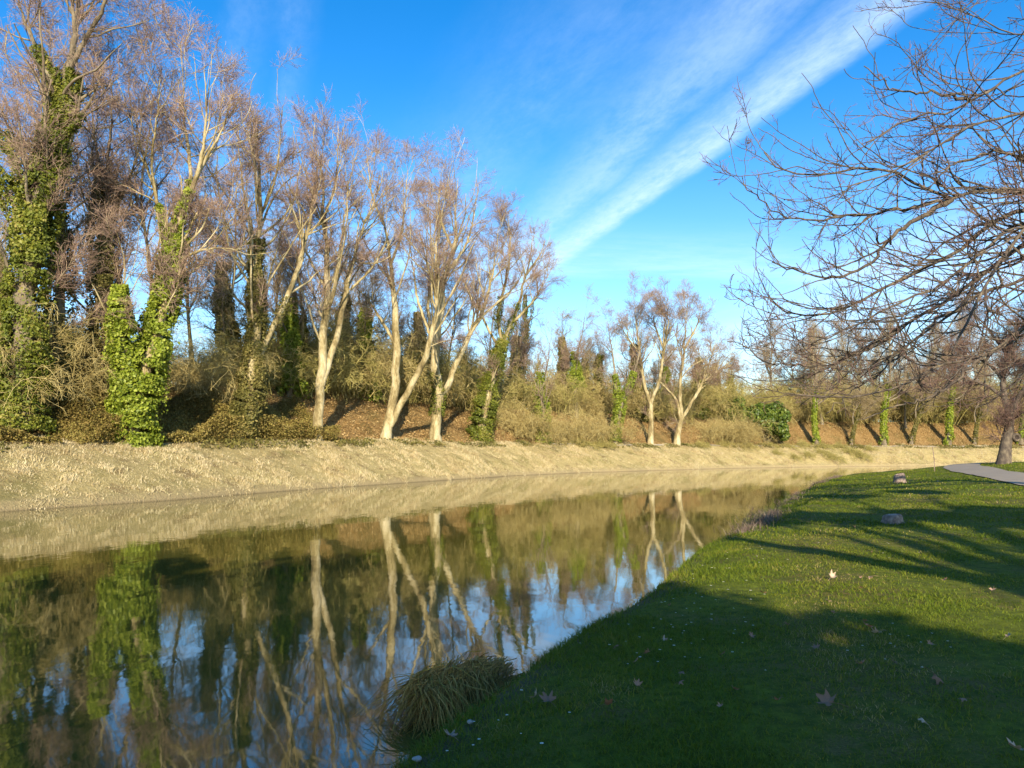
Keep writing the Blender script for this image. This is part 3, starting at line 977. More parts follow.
def scatter(protos, spots, label=None):
    """first use moves the original, later ones are copies"""
    used = set()
    for (k, x, y, z, rot, sc) in spots:
        p = protos[k]
        if k not in used:
            used.add(k)
            p.location = (x, y, z); p.rotation_euler = (0, 0, rot); p.scale = (sc, sc, sc)
        else:
            copy_tree(p, (x, y, z), rot, sc)


rng = np.random.default_rng(77)
G1 = 'bare trees of the wood behind the plane row'
lab1 = 'thin bare tree of the wood behind the plane row, one among many alike'
protos = [generic_tree('bare_tree', lab1, 'tree', 20 + i, H=h, r=0.2, nl=8, n=(60, 540, 3000), group=G1, clear=0.36, bark='plane_bark', twig='twig') for i, h in enumerate((18, 21, 17, 20))]
spots = []
for i, px in enumerate([-20, 30, 85, 150, 192, 226, 272] + list(range(300, 560, 30)) + list(range(566, 800, 22))):
    off = rng.uniform(12, 24)
    q = bank_point(px + rng.uniform(-8, 8), off)
    sc = rng.uniform(0.78, 1.0) * (0.92 if px < 330 else 0.78 if px < 540 else 0.5)
    spots.append((i % 4, q[0], q[1], q[2], rng.uniform(0, 6.28), sc))
scatter(protos, spots)

G2 = 'ivy covered trees of the wood behind the plane row'
lab2 = 'dark ivy covered trunk of the wood behind the plane row, one among many alike'
protos = [generic_tree('ivy_clad_tree', lab2, 'tree', 30 + i, H=h, r=0.2, nl=5, n=(34, 300, 1500), group=G2, ivy=(2600, 0.85, 0.85), ivymat=mt) for i, (h, mt) in enumerate(((10, 'ivy'), (11, 'ivy_dry'), (9, 'ivy_bright')))]
spots = []
for i, px in enumerate((-12, 225, 290, 305, 345, 362, 410, 420, 462, 515, 555, 588, 600, 634, 664, 700, 718, 735)):
    q = bank_point(px + rng.uniform(-4, 4), rng.uniform(11, 17))
    spots.append((i % 3, q[0], q[1], q[2], rng.uniform(0, 6.28), rng.uniform(0.7, 1.1)))
scatter(protos, spots)

G3 = 'tan bare shrubs along the wood edge'
lab3 = 'tan leafless shrub with arching stems at the wood edge, one among many alike'
G4 = 'olive scrub along the wood edge'
lab4 = 'olive tangled scrub bush at the wood edge, one among many alike'
protos = [shrub('bare_shrub', lab3, 'shrub', 40 + i, H=h, w=h * 0.85, group=G3, sag=s) for i, (h, s) in enumerate(((4.2, 0.12), (5.0, 0.16), (3.6, 0.22)))]
protos += [shrub('scrub_bush', lab4, 'shrub', 50 + i, H=h, w=h * 0.9, mat='olive_brush', group=G4, sag=s) for i, (h, s) in enumerate(((4.6, 0.14), (5.4, 0.18), (3.8, 0.2)))]
spots = []
for i in range(150):
    px = rng.uniform(-60, 800)
    if px < 285 and rng.uniform() < 0.7:
        continue
    off = rng.uniform(11.5, 18)
    q = bank_point(px, off)
    k = int(rng.integers(0, 6))
    spots.append((k, q[0], q[1], q[2] - 0.1, rng.uniform(0, 6.28), rng.uniform(0.7, 1.1) if px < 285 else rng.uniform(1.0, 1.9)))
scatter(protos, spots)

# hanging tangles of dry vine between the left trees, and the big tan bushes right of the tall row
for i, (px, off, H, w, lab) in enumerate([
        (62, 8.6, 6.4, 2.9, 'tan tangle of drooping dry vines between the tallest ivy tree and the bright ivy fork'),
        (6, 8.0, 4.6, 2.0, 'tan tangle of dry vines at the foot of the tallest ivy tree'),
        (200, 8.8, 6.4, 2.8, 'loose tangle of pale arching vines between the bright ivy fork and the olive sleeved plane'),
        (520, 7.4, 5.6, 4.2, 'rounded tan thicket right of the dense ivy tree that ends the tall row'),
        (560, 7.0, 4.6, 5.5, 'broad straw coloured thicket right of the low ivy column'),
        (592, 7.2, 5.0, 6.0, 'broad straw coloured thicket under the ivy topped broken trunk'),
        (716, 7.0, 6.0, 6.0, 'yellowish rounded thicket right of the pair of pale planes'),
        (738, 7.4, 5.4, 5.5, 'olive tan thicket just left of the dark evergreen bush')]):
    q = bank_point(px, off)
    o = shrub('dry_thicket', lab, 'shrub', 60 + i, H=H, w=w, n=(80, 1300, 8000) if i > 2 else (60, 900, 3600), sag=0.24 if i > 2 else 0.17, mat='tan_brush', droop=-0.03 if i > 2 else -0.22)
    o.location = q

# the evergreen bush near the bend
def leafy_bush(name, base, H, w, n, label, cat, seed, mat='evergreen', size=(0.10, 0.2), stem_h=0.2):
    rng = np.random.default_rng(seed)
    root = empty(name, base, label, cat)
    K = 26
    cc = np.column_stack([rng.normal(0, w * 0.24, K), rng.normal(0, w * 0.24, K), rng.uniform(stem_h, 0.86, K) * H])
    env = np.sqrt(np.clip(1 - ((cc[:, 2] / H - 0.42) / 0.62) ** 2, 0.1, 1))
    cc[:, :2] *= env[:, None] * 1.25
    rad = rng.uniform(0.12, 0.22, K) * H
    k = rng.integers(0, K, n)
    d = norm(rng.normal(size=(n, 3)))
    C = cc[k] + d * (rad[k] * rng.uniform(0.5, 1.0, n) ** 0.4)[:, None]
    keep = C[:, 2] > 0.02
    V, F = leaf_quads(C[keep], rng.uniform(*size, keep.sum()), rng, d[keep] + np.array([0, 0, 0.3]), 0.6)
    P = np.array([resample([(0.1 * c[0], 0.1 * c[1], -0.2), (0.5 * c[0], 0.5 * c[1], c[2] * 0.55), c], 8) for c in cc])
    R = np.linspace(1, 0.3, 8)[None] * np.full((K, 1), 0.018 * H / 2)
    Vs, Fs = tubes(P, R, 5)
    mesh_obj('stem', Vs, Fs, mat=M['dull_bark'], parent=root, smooth=True)
    mesh_obj('foliage', V, F3=F, mat=M[mat], parent=root)
    return root


leafy_bush('evergreen_bush', bank_point(766, 6.8), 5.6, 6.0, 15000, 'dark evergreen bush beside the bend of the canal, left of the leaning ivy trunks', 'bush', 81, size=(0.13, 0.24))
leafy_bush('evergreen_bush', bank_point(742, 9.5), 5.0, 4.0, 6000, 'darker shaded evergreen bush tucked behind the left flank of the big evergreen one', 'bush', 82, size=(0.13, 0.24))

# trees along the bend: leaning, green with ivy at the foot
bend = [(816, 6.3, 'first'), (851, 6.6, 'second'), (882, 6.6, 'third'), (911, 6.8, 'fourth'), (944, 6.8, 'fifth'), (974, 6.8, 'sixth'), (1018, 7.0, 'seventh')]
bp = generic_tree('ivy_footed_tree', 'x', 'tree', 91, H=17, r=0.29, nl=8, n=(60, 560, 3200), ivy=(700, 0.28, 0.5), lean=0.0, group='leaning ivy-footed trees on the orange bank', clear=0.22, ivymat='ivy_bright')
bq = generic_tree('ivy_footed_tree', 'x', 'tree', 92, H=15, r=0.26, nl=8, n=(60, 560, 3200), ivy=(500, 0.24, 0.6), lean=0.0, group='leaning ivy-footed trees on the orange bank', clear=0.22, ivymat='ivy_dry')
for i, (px, off, word) in enumerate(bend):
    q = bank_point(px, off)
    lab = '%s from the left of the ivy-footed trees on the orange leaf bank at the bend' % word
    src = (bp, bq)[i % 2]
    if i < 2:
        t_ = src
        t_.location = q; t_['label'] = lab
    else:
        t_ = copy_tree(src, q, 0, 1, lab)
    s = rng.uniform(0.72, 1.15)
    t_.scale = (s, s, s * rng.uniform(0.85, 1.1))
    t_.rotation_euler = (rng.uniform(-0.06, 0.06), math.radians(rng.uniform(3, 15)) * (0 if i == 0 else 1), rng.uniform(-0.5, 0.5))
    # twist the copy about its own axis first
    t_.rotation_mode = 'XYZ'

G5 = 'bare trees of the wood beyond the bend'
lab5 = 'bare brown tree of the wood beyond the bend, one among many alike'
protos = [generic_tree('bare_tree', lab5, 'tree', 95 + i, H=h, r=0.25, nl=8, n=(64, 640, 3600), group=G5) for i, h in enumerate((17, 15, 19))]
spots = []
for i, px in enumerate(range(780, 1130, 14)):
    q = bank_point(px + rng.uniform(-6, 6), rng.uniform(10, 26))
    spots.append((i % 3, q[0], q[1], q[2], rng.uniform(0, 6.28), rng.uniform(0.7, 1.05)))
scatter(protos, spots)
G6 = 'olive scrub of the wood beyond the bend'
lab6 = 'olive brown scrub bush in the wood beyond the bend, one among many alike'
protos = [shrub('scrub_bush', lab6, 'shrub', 98 + i, H=h, w=h * 0.95, mat=mt, group=G6, sag=s) for i, (h, s, mt) in enumerate(((5.2, 0.1, 'olive_brush'), (4.6, 0.14, 'tan_brush')))]
spots = []
for i in range(70):
    q = bank_point(rng.uniform(775, 1110), rng.uniform(12, 22))
    spots.append((i % 2, q[0], q[1], q[2] - 0.1, rng.uniform(0, 6.28), rng.uniform(1.2, 2.1)))
scatter(protos, spots)
G7 = 'low grey-green bushes by the water near the bend'
lab7 = 'low dark twiggy bush on the straw bank near the bend, one among several alike'
lp = shrub('low_bush', lab7, 'shrub', 101, H=1.5, w=2.6, n=(60, 500, 2600), mat='olive_brush', group=G7, sag=0.2)
spots = []
for px, o_ in ((700, 5), (722, 5.6), (745, 5), (768, 5.5), (786, 5), (800, 5.8), (822, 5), (838, 5.2), (580, 5.4), (598, 5), (806, 2.4), (818, 3.2), (829, 1.8), (846, 3.4), (856, 2.2), (868, 4.2), (775, 3.0), (792, 1.9)):
    q = bank_point(px, o_)
    spots.append((0, q[0], q[1], q[2], rng.uniform(0, 6.28), rng.uniform(0.6, 1.0)))
scatter([lp], spots)

# ------------------------------------------------------------------ the park tree by the path
pb = at(1003, 462, 50.0)
pb[2] = float(z_lawn(pb[0], pb[1]))
PY = pb[1]


def park_tree():
    rng = np.random.default_rng(111)
    tr = [(15, 11, [(1003, 463), (1006, 445), (1009, 428), (1010, 412)]), (9, 4, [(1010, 414), (1004, 395), (1003, 378), (1007, 360), (1000, 340)]),
          (9, 4, [(1010, 412), (1020, 396), (1034, 376), (1050, 350)]), (5, 2, [(1003, 380), (990, 365), (975, 358), (955, 352)]),
          (5, 2, [(1005, 398), (985, 385), (960, 378), (935, 380)]), (5, 2, [(1004, 365), (1015, 345), (1022, 325), (1030, 300)]), (5, 2, [(1034, 376), (1060, 368), (1085, 372)]),
          (4, 2, [(1000, 345), (985, 325), (972, 312)])]
    P, R = limb_paths(pb, tr, rng, depth=0.6)
    root = empty('park_tree', pb, 'dark bare tree on the lawn beside the path, with a round knot on its trunk', 'tree')
    (c1, r1), (c2, r2), (c3, r3) = crown_from(P, R, rng, 110, 1100, 5200, t0=0.35, l1=(1.5, 3.6))
    V, F = join([tubes(P, R, 12), tubes(c1, r1, 5)])
    mesh_obj('trunk', V - pb, F, mat=M['park_bark'], parent=root, smooth=True)
    V, F = join([tubes(c2, r2, 3), tubes(c3, r3, 3)])
    mesh_obj('crown', V - pb, F, mat=M['twig_park'], parent=root)
    # the pruned limb: a raised ring with a dark heart
    kp = at(1013.5, 437.5, PY) - pb
    kp[1] -= 0.30
    a = np.linspace(0, 2 * math.pi, 18, endpoint=False)
    prof = [(0.30, 0.25), (0.28, -0.02), (0.22, -0.10), (0.15, -0.07), (0.09, 0.0), (0.0, 0.02)]
    V = np.array([[kp[0] + rr * math.cos(t), kp[1] + dy, kp[2] + rr * math.sin(t)] for rr, dy in prof for t in a])
    idx = np.arange(len(V)).reshape(len(prof), 18)
    F = np.stack([idx[:-1], np.roll(idx, -1, 1)[:-1], np.roll(idx, -1, 1)[1:], idx[1:]], -1).reshape(-1, 4)
    ko = mesh_obj('knot', V, F, mat=M['park_bark'], parent=root, smooth=True)
    ko.data.materials.append(M['knot'])
    fi = np.zeros(len(F), np.int32); fi[18 * 3:] = 1
    ko.data.polygons.foreach_set('material_index', fi)


park_tree()


# ------------------------------------------------------------------ the near tree reaching in from the right
def near_tree():
    rng = np.random.default_rng(121)
    Y0 = 19.0
    bx, by = 21.3, 20.0
    b = np.array([bx, by, float(z_lawn(bx, by))])
    root = empty('overhanging_tree', b, 'near bare tree reaching long drooping branches in from the right edge', 'tree')
    hub = np.array([20.9, 19.8, 5.2])
    trunk = resample([b + (0, 0, -0.2), b + (-0.15, 0, 2.0), hub, hub + (0.3, 0.3, 3.0), hub + (0.2, -0.3, 6.0)], 24)
    tr_r = np.interp(np.linspace(0, 1, 24), [0, 0.08, 0.4, 1], [0.55, 0.40, 0.33, 0.12])
    H1, H2 = (1160, 250), (1170, 130)
    B = [(7, 2.2, [(1180, 20), (1100, 45), (1024, 70), (996, 86), (969, 101), (952, 111), (922, 114), (886, 131), (866, 143)]),
         (4, 1.5, [(969, 100), (940, 94), (904, 92), (880, 80), (864, 66)]),
         (7, 1.8, [(1175, 60), (1100, 85), (1024, 110), (975, 126), (940, 146), (910, 163), (886, 175), (850, 186), (838, 200)]),
         (10, 2.2, [(1170, 215), (1090, 196), (1024, 190), (972, 191), (952, 199), (928, 190), (904, 178), (886, 170), (851, 170), (809, 174), (779, 169), (764, 152)]),
         (7, 1.8, [(952, 199), (930, 212), (910, 223), (880, 250), (868, 265), (839, 277), (809, 274), (772, 262)]),
         (5, 1.5, [(952, 199), (934, 202), (898, 211), (863, 214), (821, 220), (779, 214), (750, 190), (742, 176)]),
         (12, 2.5, [(1165, 235), (1090, 215), (1024, 209), (987, 227), (966, 245), (928, 265), (886, 286), (839, 310), (800, 316), (770, 300)]),
         (12, 2.5, [(1160, 240), (1090, 235), (1024, 245), (1005, 259), (981, 277), (940, 304), (898, 328), (863, 348), (821, 372), (790, 380)]),
         (10, 2.2, [(1160, 262), (1090, 262), (1024, 279), (987, 292), (958, 310), (922, 334), (896, 352), (860, 378)]),
         (8, 3, [(1120, 190), (1050, 205), (1014, 245), (987, 280), (975, 305), (963, 328), (952, 354)]),
         (7, 1.6, [(1160, 290), (1090, 305), (1024, 328), (981, 357), (940, 366), (886, 390), (833, 399), (785, 393)]),
         (4, 1.0, [(900, 330), (860, 352), (821, 366), (790, 365), (768, 362), (750, 352), (738, 336)]),
         (5, 1.5, [(1180, -10), (1100, 20), (1024, 36), (999, 27), (972, 15), (950, 5), (925, 2)]),
         (5, 1.5, [(1180, -60), (1100, -40), (1030, -15), (980, -8), (940, -2), (905, -12)]),
         (6, 1.8, [(1160, 270), (1100, 290), (1050, 330), (1024, 372), (1000, 395), (975, 408)]),
         (6, 1.6, [(1090, 215), (1024, 160), (990, 152), (950, 168), (925, 190)]),
         (8, 1.8, [(1165, 245), (1100, 240), (1024, 225), (985, 250), (950, 280), (905, 300), (860, 322), (826, 340), (808, 336)]),
         (6, 1.6, [(1165, 150), (1090, 150), (1024, 150), (985, 165), (955, 172)]),
         (4, 1.2, [(958, 310), (930, 325), (905, 352), (880, 372), (850, 392), (826, 414)]),
         (4, 1.2, [(981, 357), (950, 385), (925, 400), (890, 408), (862, 420)])]
    P, R, seen = [], [], []
    for i, (w0, w1, pts) in enumerate(B):
        pts = np.asarray(pts, float)
        y0 = Y0 + rng.uniform(-0.8, 0.8)
        if i in (1, 4, 5, 11, 18, 19):
            allp = np.vstack([s[0] for s in seen]); ally = np.concatenate([s[1] for s in seen])
            y0 = ally[np.hypot(*(allp - pts[0]).T).argmin()]
        lng = np.concatenate([[0], np.cumsum(np.hypot(*np.diff(pts, axis=0).T))]) * Y0 / FPX
        yy = y0 + rng.uniform(-0.38, 0.22) * lng
        D3 = np.array([at(p[0], p[1], q) for p, q in zip(pts, yy)])
        if pts[0][0] > 1080 and i != 15:
            D3 = np.vstack([trunk[np.abs(trunk[:, 2] - (D3[0][2] - 0.6)).argmin()], D3])
        D = resample(D3, 30)
        D[1:-1] += rng.normal(size=(28, 3)) * 0.03
        dd = resample(np.column_stack([pts, yy]), 40)
        seen.append((dd[:, :2], dd[:, 2]))
        P.append(D)
        R.append((w0 + (w1 * 0.7 - w0) * np.linspace(0, 1, 30) ** 0.7) * 0.45 * Y0 / FPX)
    P, R = np.array(P), np.array(R)
    # the rest of the crown, out of the frame
    tp, trr = trunk[None], tr_r[None]
    oth, otr = grow(tp, trr, 9, rng, 0.35, 1.0, 0.55, 3.0, 6.0, ang=(35, 70), trop=0.05, wob=0.12, S=30, rr=0.5, rmax=0.14, rtip=0.02)
    keep = oth[:, -1, 0] > 20.6
    if keep.any():
        P = np.concatenate([P, oth[keep]]); R = np.concatenate([R, otr[keep]])
    q0, s0 = grow(P[:len(B)], R[:len(B)], 270, rng, 0.3, 0.95, 0.4, 1.4, 3.6, ang=(12, 36), trop=0.03, wob=0.10, S=30, rr=0.6, rmax=0.05, rtip=0.008, drop=0.3)
    up_ = q0[:, :, 2].min(1) > 2.9
    q0, s0 = q0[up_], s0[up_]
    P = np.concatenate([P, q0]); R = np.concatenate([R, s0])
    c1, r1 = grow(P, R, 1150, rng, 0.2, 1.0, 0.22, 0.5, 1.7, ang=(22, 60), trop=0.06, wob=0.16, S=8, rr=0.6, rmax=0.022, rtip=0.007)
    c2, r2 = grow(np.concatenate([c1]), r1, 6200, rng, 0.15, 1.0, 0.5, 0.25, 0.8, ang=(30, 75), trop=0.09, wob=0.2, S=6, rr=0.7, rmax=0.011, rtip=0.0045)
    c3, r3 = grow(c2, r2, 7000, rng, 0.2, 1.0, 0.5, 0.12, 0.4, ang=(30, 75), trop=0.1, wob=0.25, S=4, rr=0.8, rmax=0.007, rtip=0.0035)
    V, F = join([tubes(trunk[None], tr_r[None], 14), tubes(P, R, 9), tubes(c1, r1, 6)])
    mesh_obj('trunk', V - b, F, mat=M['park_bark'], parent=root, smooth=True)
    V, F = join([tubes(c2, r2, 4), tubes(c3, r3, 3)])
    tips = c2[rng.choice(len(c2), 420), -1] + rng.normal(size=(420, 3)) * 0.03
    Vb, Fb = leaf_quads(tips, rng.uniform(0.018, 0.04, 420), rng, None, 1.0, 0.6)
    mesh_obj('crown', np.vstack([V, Vb]) - b, F, Fb + len(V), M['twig_park'], parent=root)


near_tree()

# ------------------------------------------------------------------ trees behind the photographer that shade the lawn
def shade_tree(name, label, base, clumps, n, seed, leaf=(0.13, 0.26), limbs=()):
    rng = np.random.default_rng(seed)
    b = np.array([base[0], base[1], float(z_lawn(base[0], base[1]))])
    root = empty(name, b, label, 'tree')
    cc = np.array([c[:3] for c in clumps], float); rad = np.array([c[3] for c in clumps], float)
    ctr = np.array([0, 0, cc[:, 2].mean() * 0.55])
    P = np.array([resample([(0, 0, -0.2), ctr * 0.5, ctr, c * 0.6 + ctr * 0.4, c], 16) for c in cc])
    R = np.linspace(1, 0.12, 16)[None] * np.full((len(cc), 1), 0.32)
    c1, r1 = grow(P, R, 160, rng, 0.5, 1.0, 0.3, 0.8, 2.6, S=6, rr=0.5, rmax=0.06, rtip=0.012)
    extra = []
    for pts, ra, rb in limbs:
        LP = resample([(0, 0, pts[0][2] * 0.55)] + [tuple(p) for p in pts], 40)
        extra.append(tubes(LP[None], np.linspace(ra, rb, 40)[None], 8))
        x1, y1 = grow(LP[None], np.linspace(ra, rb, 40)[None], 30, rng, 0.3, 1.0, 0.15, 0.4, 1.4, S=6, rr=0.4, rmax=0.05, rtip=0.01)
        extra.append(tubes(x1, y1, 4))
    V, F = join([tubes(P, R, 8), tubes(c1, r1, 4)] + extra)
    mesh_obj('trunk', V, F, mat=M['park_bark'], parent=root, smooth=True)
    pk = rad ** 2.2; pk /= pk.sum()
    k = rng.choice(len(cc), n, p=pk)
    d = norm(rng.normal(size=(n, 3)))
    rr = rad[k] * rng.uniform(0.2, 1.0, n) ** 0.45 * (0.8 + 0.5 * vnoise(d[:, 0] * 3 + k, d[:, 2] * 3 + 9, 0.8))
    C = cc[k] + d * rr[:, None] * np.array([1, 1, 0.75])
    V, F = leaf_quads(C, rng.uniform(*leaf, n), rng, d, 0.8)
    mesh_obj('crown', V, F3=F, mat=M['evergreen'], parent=root)
    return root


SH = np.array(SUN_DIR) / SUN_DIR[2]


def over(x, y, h):
    """where something at height h must hang to shade lawn point x, y"""
    return (x + SH[0] * h, y + SH[1] * h)


def clumps_for(pts, base, h0):
    res = []
    for (x, y, h, r) in pts:
        q = over(x, y, h)
        res.append((q[0] - base[0], q[1] - base[1], h, r))
    return res


b1 = (-3.0, -13.0)
shade_tree('evergreen_oak', 'dense evergreen oak behind the viewer shading the near lawn', b1, clumps_for(
    [(-3.5, 3.0, 5.5, 2.6), (-1.5, 1.0, 6.5, 2.6), (0.0, 4.0, 6.2, 2.6), (2.2, 2.0, 5.6, 2.6), (1.2, 7.4, 7.6, 2.0), (-1.0, 7.5, 7.4, 2.4), (-3.6, 7.5, 6.8, 2.6),
     (3.8, 3.4, 5.4, 2.2), (5.8, 2.2, 5.2, 2.4), (-5.5, 5.0, 5.6, 2.6), (7.6, 0.8, 5.0, 2.6), (2.8, 5.4, 6.4, 1.6), (-6.0, 9.0, 7.2, 2.4), (-3.0, 10.2, 8.0, 2.0), (9.6, 1.4, 5.2, 2.2)], b1, 0), 17000, 131)
b2 = (6.5, -9.0)
shade_tree('evergreen_oak', 'taller open evergreen oak behind the viewer to the right', b2, clumps_for(
    [(8.2, 18.6, 9.6, 1.3), (10.4, 18.2, 9.8, 1.5), (12.8, 18.8, 10.2, 1.6), (15.0, 19.2, 9.4, 1.5), (6.4, 18.8, 9.6, 0.9), (17.5, 20.0, 9.8, 1.8), (20.0, 21.5, 10.2, 2.0), (23, 23, 10.4, 2.0),
     (9.0, 27.0, 12.4, 0.9), (12.0, 28.0, 12.6, 1.1), (15.0, 28.5, 12.6, 1.0)], b2, 0), 16000, 132,
    limbs=[([(c[0], c[1], c[2]) for c in clumps_for([(*lawn_hit(px, py)[:2], h, 0) for px, py, h in ((1100, 606, 6.3), (1024, 588, 6.5), (930, 572, 6.6), (840, 556, 6.7), (760, 543, 6.8), (720, 537, 6.8))], b2, 0)], 0.42, 0.07)])


# ------------------------------------------------------------------ ground cover
def blades(X, Y, Z, h, w, rng, lean=0.5, bend=0.4):
    n = len(X)
    a = rng.uniform(0, 6.28, n); l = rng.normal(0, lean, (n, 2))
    side = np.column_stack([np.cos(a), np.sin(a), np.zeros(n)]) * (w * 0.5)[:, None]
    base = np.column_stack([X, Y, Z - 0.004])
    up = np.column_stack([l[:, 0], l[:, 1], np.ones(n)])
    up = norm(up)
    mid = base + up * (h * 0.55)[:, None]
    out = np.column_stack([l[:, 0], l[:, 1], np.zeros(n)])
    tip = base + up * h[:, None] + out * (h * bend)[:, None] - np.array([0, 0, 1.0]) * (h * bend * 0.3)[:, None]
    V = np.stack([base - side, base + side, mid + side * 0.8, mid - side * 0.8, tip], 1).reshape(-1, 3)
    i = np.arange(n)[:, None] * 5
    return V, i + np.array([[0, 1, 2, 3]]), i + np.array([[3, 2, 4]])


def path_dist(X, Y):
    C = resample([(x, y, 0) for x, y in PATH], 600)[:, :2]
    return dist_to(np.repeat(C, 2, 0)[::1], X, Y)


rng = np.random.default_rng(201)
Xs, Ys, Hs, Ws = [], [], [], []
for d0, d1, dens, hh, ww in ((2.2, 5, 5600, 0.036, 0.0044), (5, 9, 3000, 0.037, 0.0056), (9, 16, 1200, 0.040, 0.008), (16, 30, 300, 0.055, 0.016), (30, 62, 70, 0.06, 0.035)):
    a0, a1 = math.radians(-22), math.radians(43)
    area = 0.5 * (d1 ** 2 - d0 ** 2) * (a1 - a0)
    n = int(area * dens)
    d = np.sqrt(rng.uniform(d0 ** 2, d1 ** 2, n)); a = rng.uniform(a0, a1, n)
    x, y = d * np.sin(a), d * np.cos(a)
    dr = dist_to(R_D, x, y)
    ok = (side_of(R_D, x, y) > 0) & (dr > 0.12) & (path_dist(x, y) > 0.92 + 0.35 * rng.uniform(0, 1, n) + 0.5 * vnoise(x, y, 0.8))
    patch = vnoise(x, y, 0.9) + 0.6 * vnoise(x, y, 0.35)
    ok &= rng.uniform(0, 1, n) < np.clip(0.75 + patch * 1.1, 0.3, 1)
    x, y, dr, patch = x[ok], y[ok], dr[ok], patch[ok]
    Xs.append(x); Ys.append(y)
    Hs.append(hh * rng.uniform(0.5, 1.5, len(x)) * (1 + 0.9 * patch) * (1 + 1.4 * np.exp(-dr / 0.5)))
    Ws.append(ww * rng.uniform(0.6, 1.3, len(x)))
x, y, h, w = map(np.concatenate, (Xs, Ys, Hs, Ws))
V, F4, F3 = blades(x, y, z_lawn(x, y), h, w, rng, 0.55, 0.5)
o = mesh_obj('grass', V, F4, F3, M['grass'])
tag(o, 'short green grass blades covering the near lawn', 'grass', kind='stuff')

# straw on the far bank
n = 460000
s = rng.integers(900, 3950, n)
off = rng.uniform(0.15, 6.3, n) ** 1.0
P0 = L_D[s]
T = np.gradient(L_D, axis=0); T /= np.linalg.norm(T, axis=1, keepdims=True)
Nl = np.stack([-T[:, 1], T[:, 0]], 1)
q = P0 + Nl[s] * off[:, None] + rng.normal(0, 0.05, (n, 2))
pat = vnoise(q[:, 0], q[:, 1], 1.1) + vnoise(q[:, 0], q[:, 1], 3.0)
tc_ = rng.integers(900, 3950, 5200); to_ = rng.uniform(0.1, 6.0, 5200)
tp_ = L_D[tc_] + Nl[tc_] * to_[:, None]
tk = rng.integers(0, 5200, n)
istuft = rng.uniform(0, 1, n) < 0.6
q = np.where(istuft[:, None], tp_[tk] + rng.normal(0, 0.13, (n, 2)), q)
off = np.where(istuft, np.maximum(to_[tk] + 0.0, 0.08), off)
tall = np.where(istuft, rng.uniform(0.6, 1.55, 5200)[tk], 0.8)
pat = vnoise(q[:, 0], q[:, 1], 1.1) + vnoise(q[:, 0], q[:, 1], 3.0)
off = np.where(istuft, dist_to(L_D, q[:, 0], q[:, 1]), off)
ok = rng.uniform(0, 1, n) < np.clip(0.75 + pat, 0.25, 1) * np.clip(off / 0.5, 0.55, 1)
q, off, pat, tall = q[ok], off[ok], pat[ok], tall[ok]
h = tall * np.clip(np.hypot(q[:, 0], q[:, 1]) / 50, 0.5, 1) * rng.uniform(0.09, 0.24, len(q)) * np.clip(1 + pat, 0.5, 1.8)
V, F4, F3 = blades(q[:, 0], q[:, 1], z_bank(q[:, 0], q[:, 1], off), h, rng.uniform(0.012, 0.03, len(q)), rng, 0.45, 0.6)
o = mesh_obj('dry_grass', V, F4, F3, M['straw'])
tag(o, 'straw coloured dry grass along the far bank', 'grass', kind='stuff')


# bramble and leaf litter on the rise behind the plane row
def bank_leaves(name, n, s0, s1, o0, o1, lift, size, mat, label, rng, thr=-0.1, mound=0.0, nsc=4.0):
    s = rng.integers(s0, s1, n)
    off = rng.uniform(o0, o1, n)
    q = L_D[s] + Nl[s] * off[:, None] + rng.normal(0, 0.1, (n, 2))
    pat = vnoise(q[:, 0] + 9, q[:, 1], nsc) + 0.5 * vnoise(q[:, 0], q[:, 1] + 5, nsc * 0.3)
    ok = pat > thr
    q, pat, off = q[ok], pat[ok], off[ok]
    z = z_bank(q[:, 0], q[:, 1], off) + rng.uniform(0, 1, len(q)) ** 0.6 * (lift + mound * np.clip(pat - thr, 0, 1))
    V, F = leaf_quads(np.column_stack([q, z]), rng.uniform(*size, len(q)), rng, np.array([0.0, 0, 0.8]), 0.8)
    return tag(mesh_obj(name, V, F3=F, mat=M[mat]), label, 'undergrowth', kind='stuff')


bank_leaves('bramble_cover', 210000, shore_index(-90), shore_index(335), 5.4, 9.5, 0.22, (0.025, 0.065), 'bramble', 'yellow brown bramble cover at the foot of the left trees', rng, -0.3, 1.7, 3.0)
bank_leaves('leaf_litter', 190000, shore_index(215), 3950, 5.8, 13.0, 0.12, (0.035, 0.08), 'litter', 'rusty fallen leaves covering the rise behind the trees', rng, -0.6, 0.0)
bank_leaves('low_ground_cover', 40000, 1250, 3500, 4.4, 6.2, 0.12, (0.05, 0.11), 'ivy_dry', 'low green weeds along the top of the straw bank', rng, 0.02, 0.4, 2.0)

# dead weeds fringing the near shore
n = 34000
s = rng.integers(1700, 3300, n)
TR = np.gradient(R_D, axis=0); TR /= np.linalg.norm(TR, axis=1, keepdims=True)
NR = np.stack([TR[:, 1], -TR[:, 0]], 1)
q = R_D[s] + NR[s] * rng.normal(0.2, 0.2, n)[:, None]
dd = np.hypot(q[:, 0], q[:, 1])
pat = vnoise(q[:, 0], q[:, 1], 1.6)
ok = (pat > -0.16 - 0.5 * ((dd > 13) & (dd < 26))) & (dd > 3.2) & (dd < 60)
q = q[ok]; pat = pat[ok]
h = rng.uniform(0.06, 0.26, len(q)) * (1 + 1.2 * pat) * np.where((dd[ok] > 13) & (dd[ok] < 24), 1.5, 1.0)
V, F4, F3 = blades(q[:, 0], q[:, 1], np.maximum(z_lawn(q[:, 0], q[:, 1]), -0.02), h, rng.uniform(0.006, 0.018, len(q)), rng, 0.6, 0.5)
o = mesh_obj('dead_weeds', V, F4, F3, M['weed'])
tag(o, 'brown dead weeds fringing the near shore', 'weeds', kind='stuff')


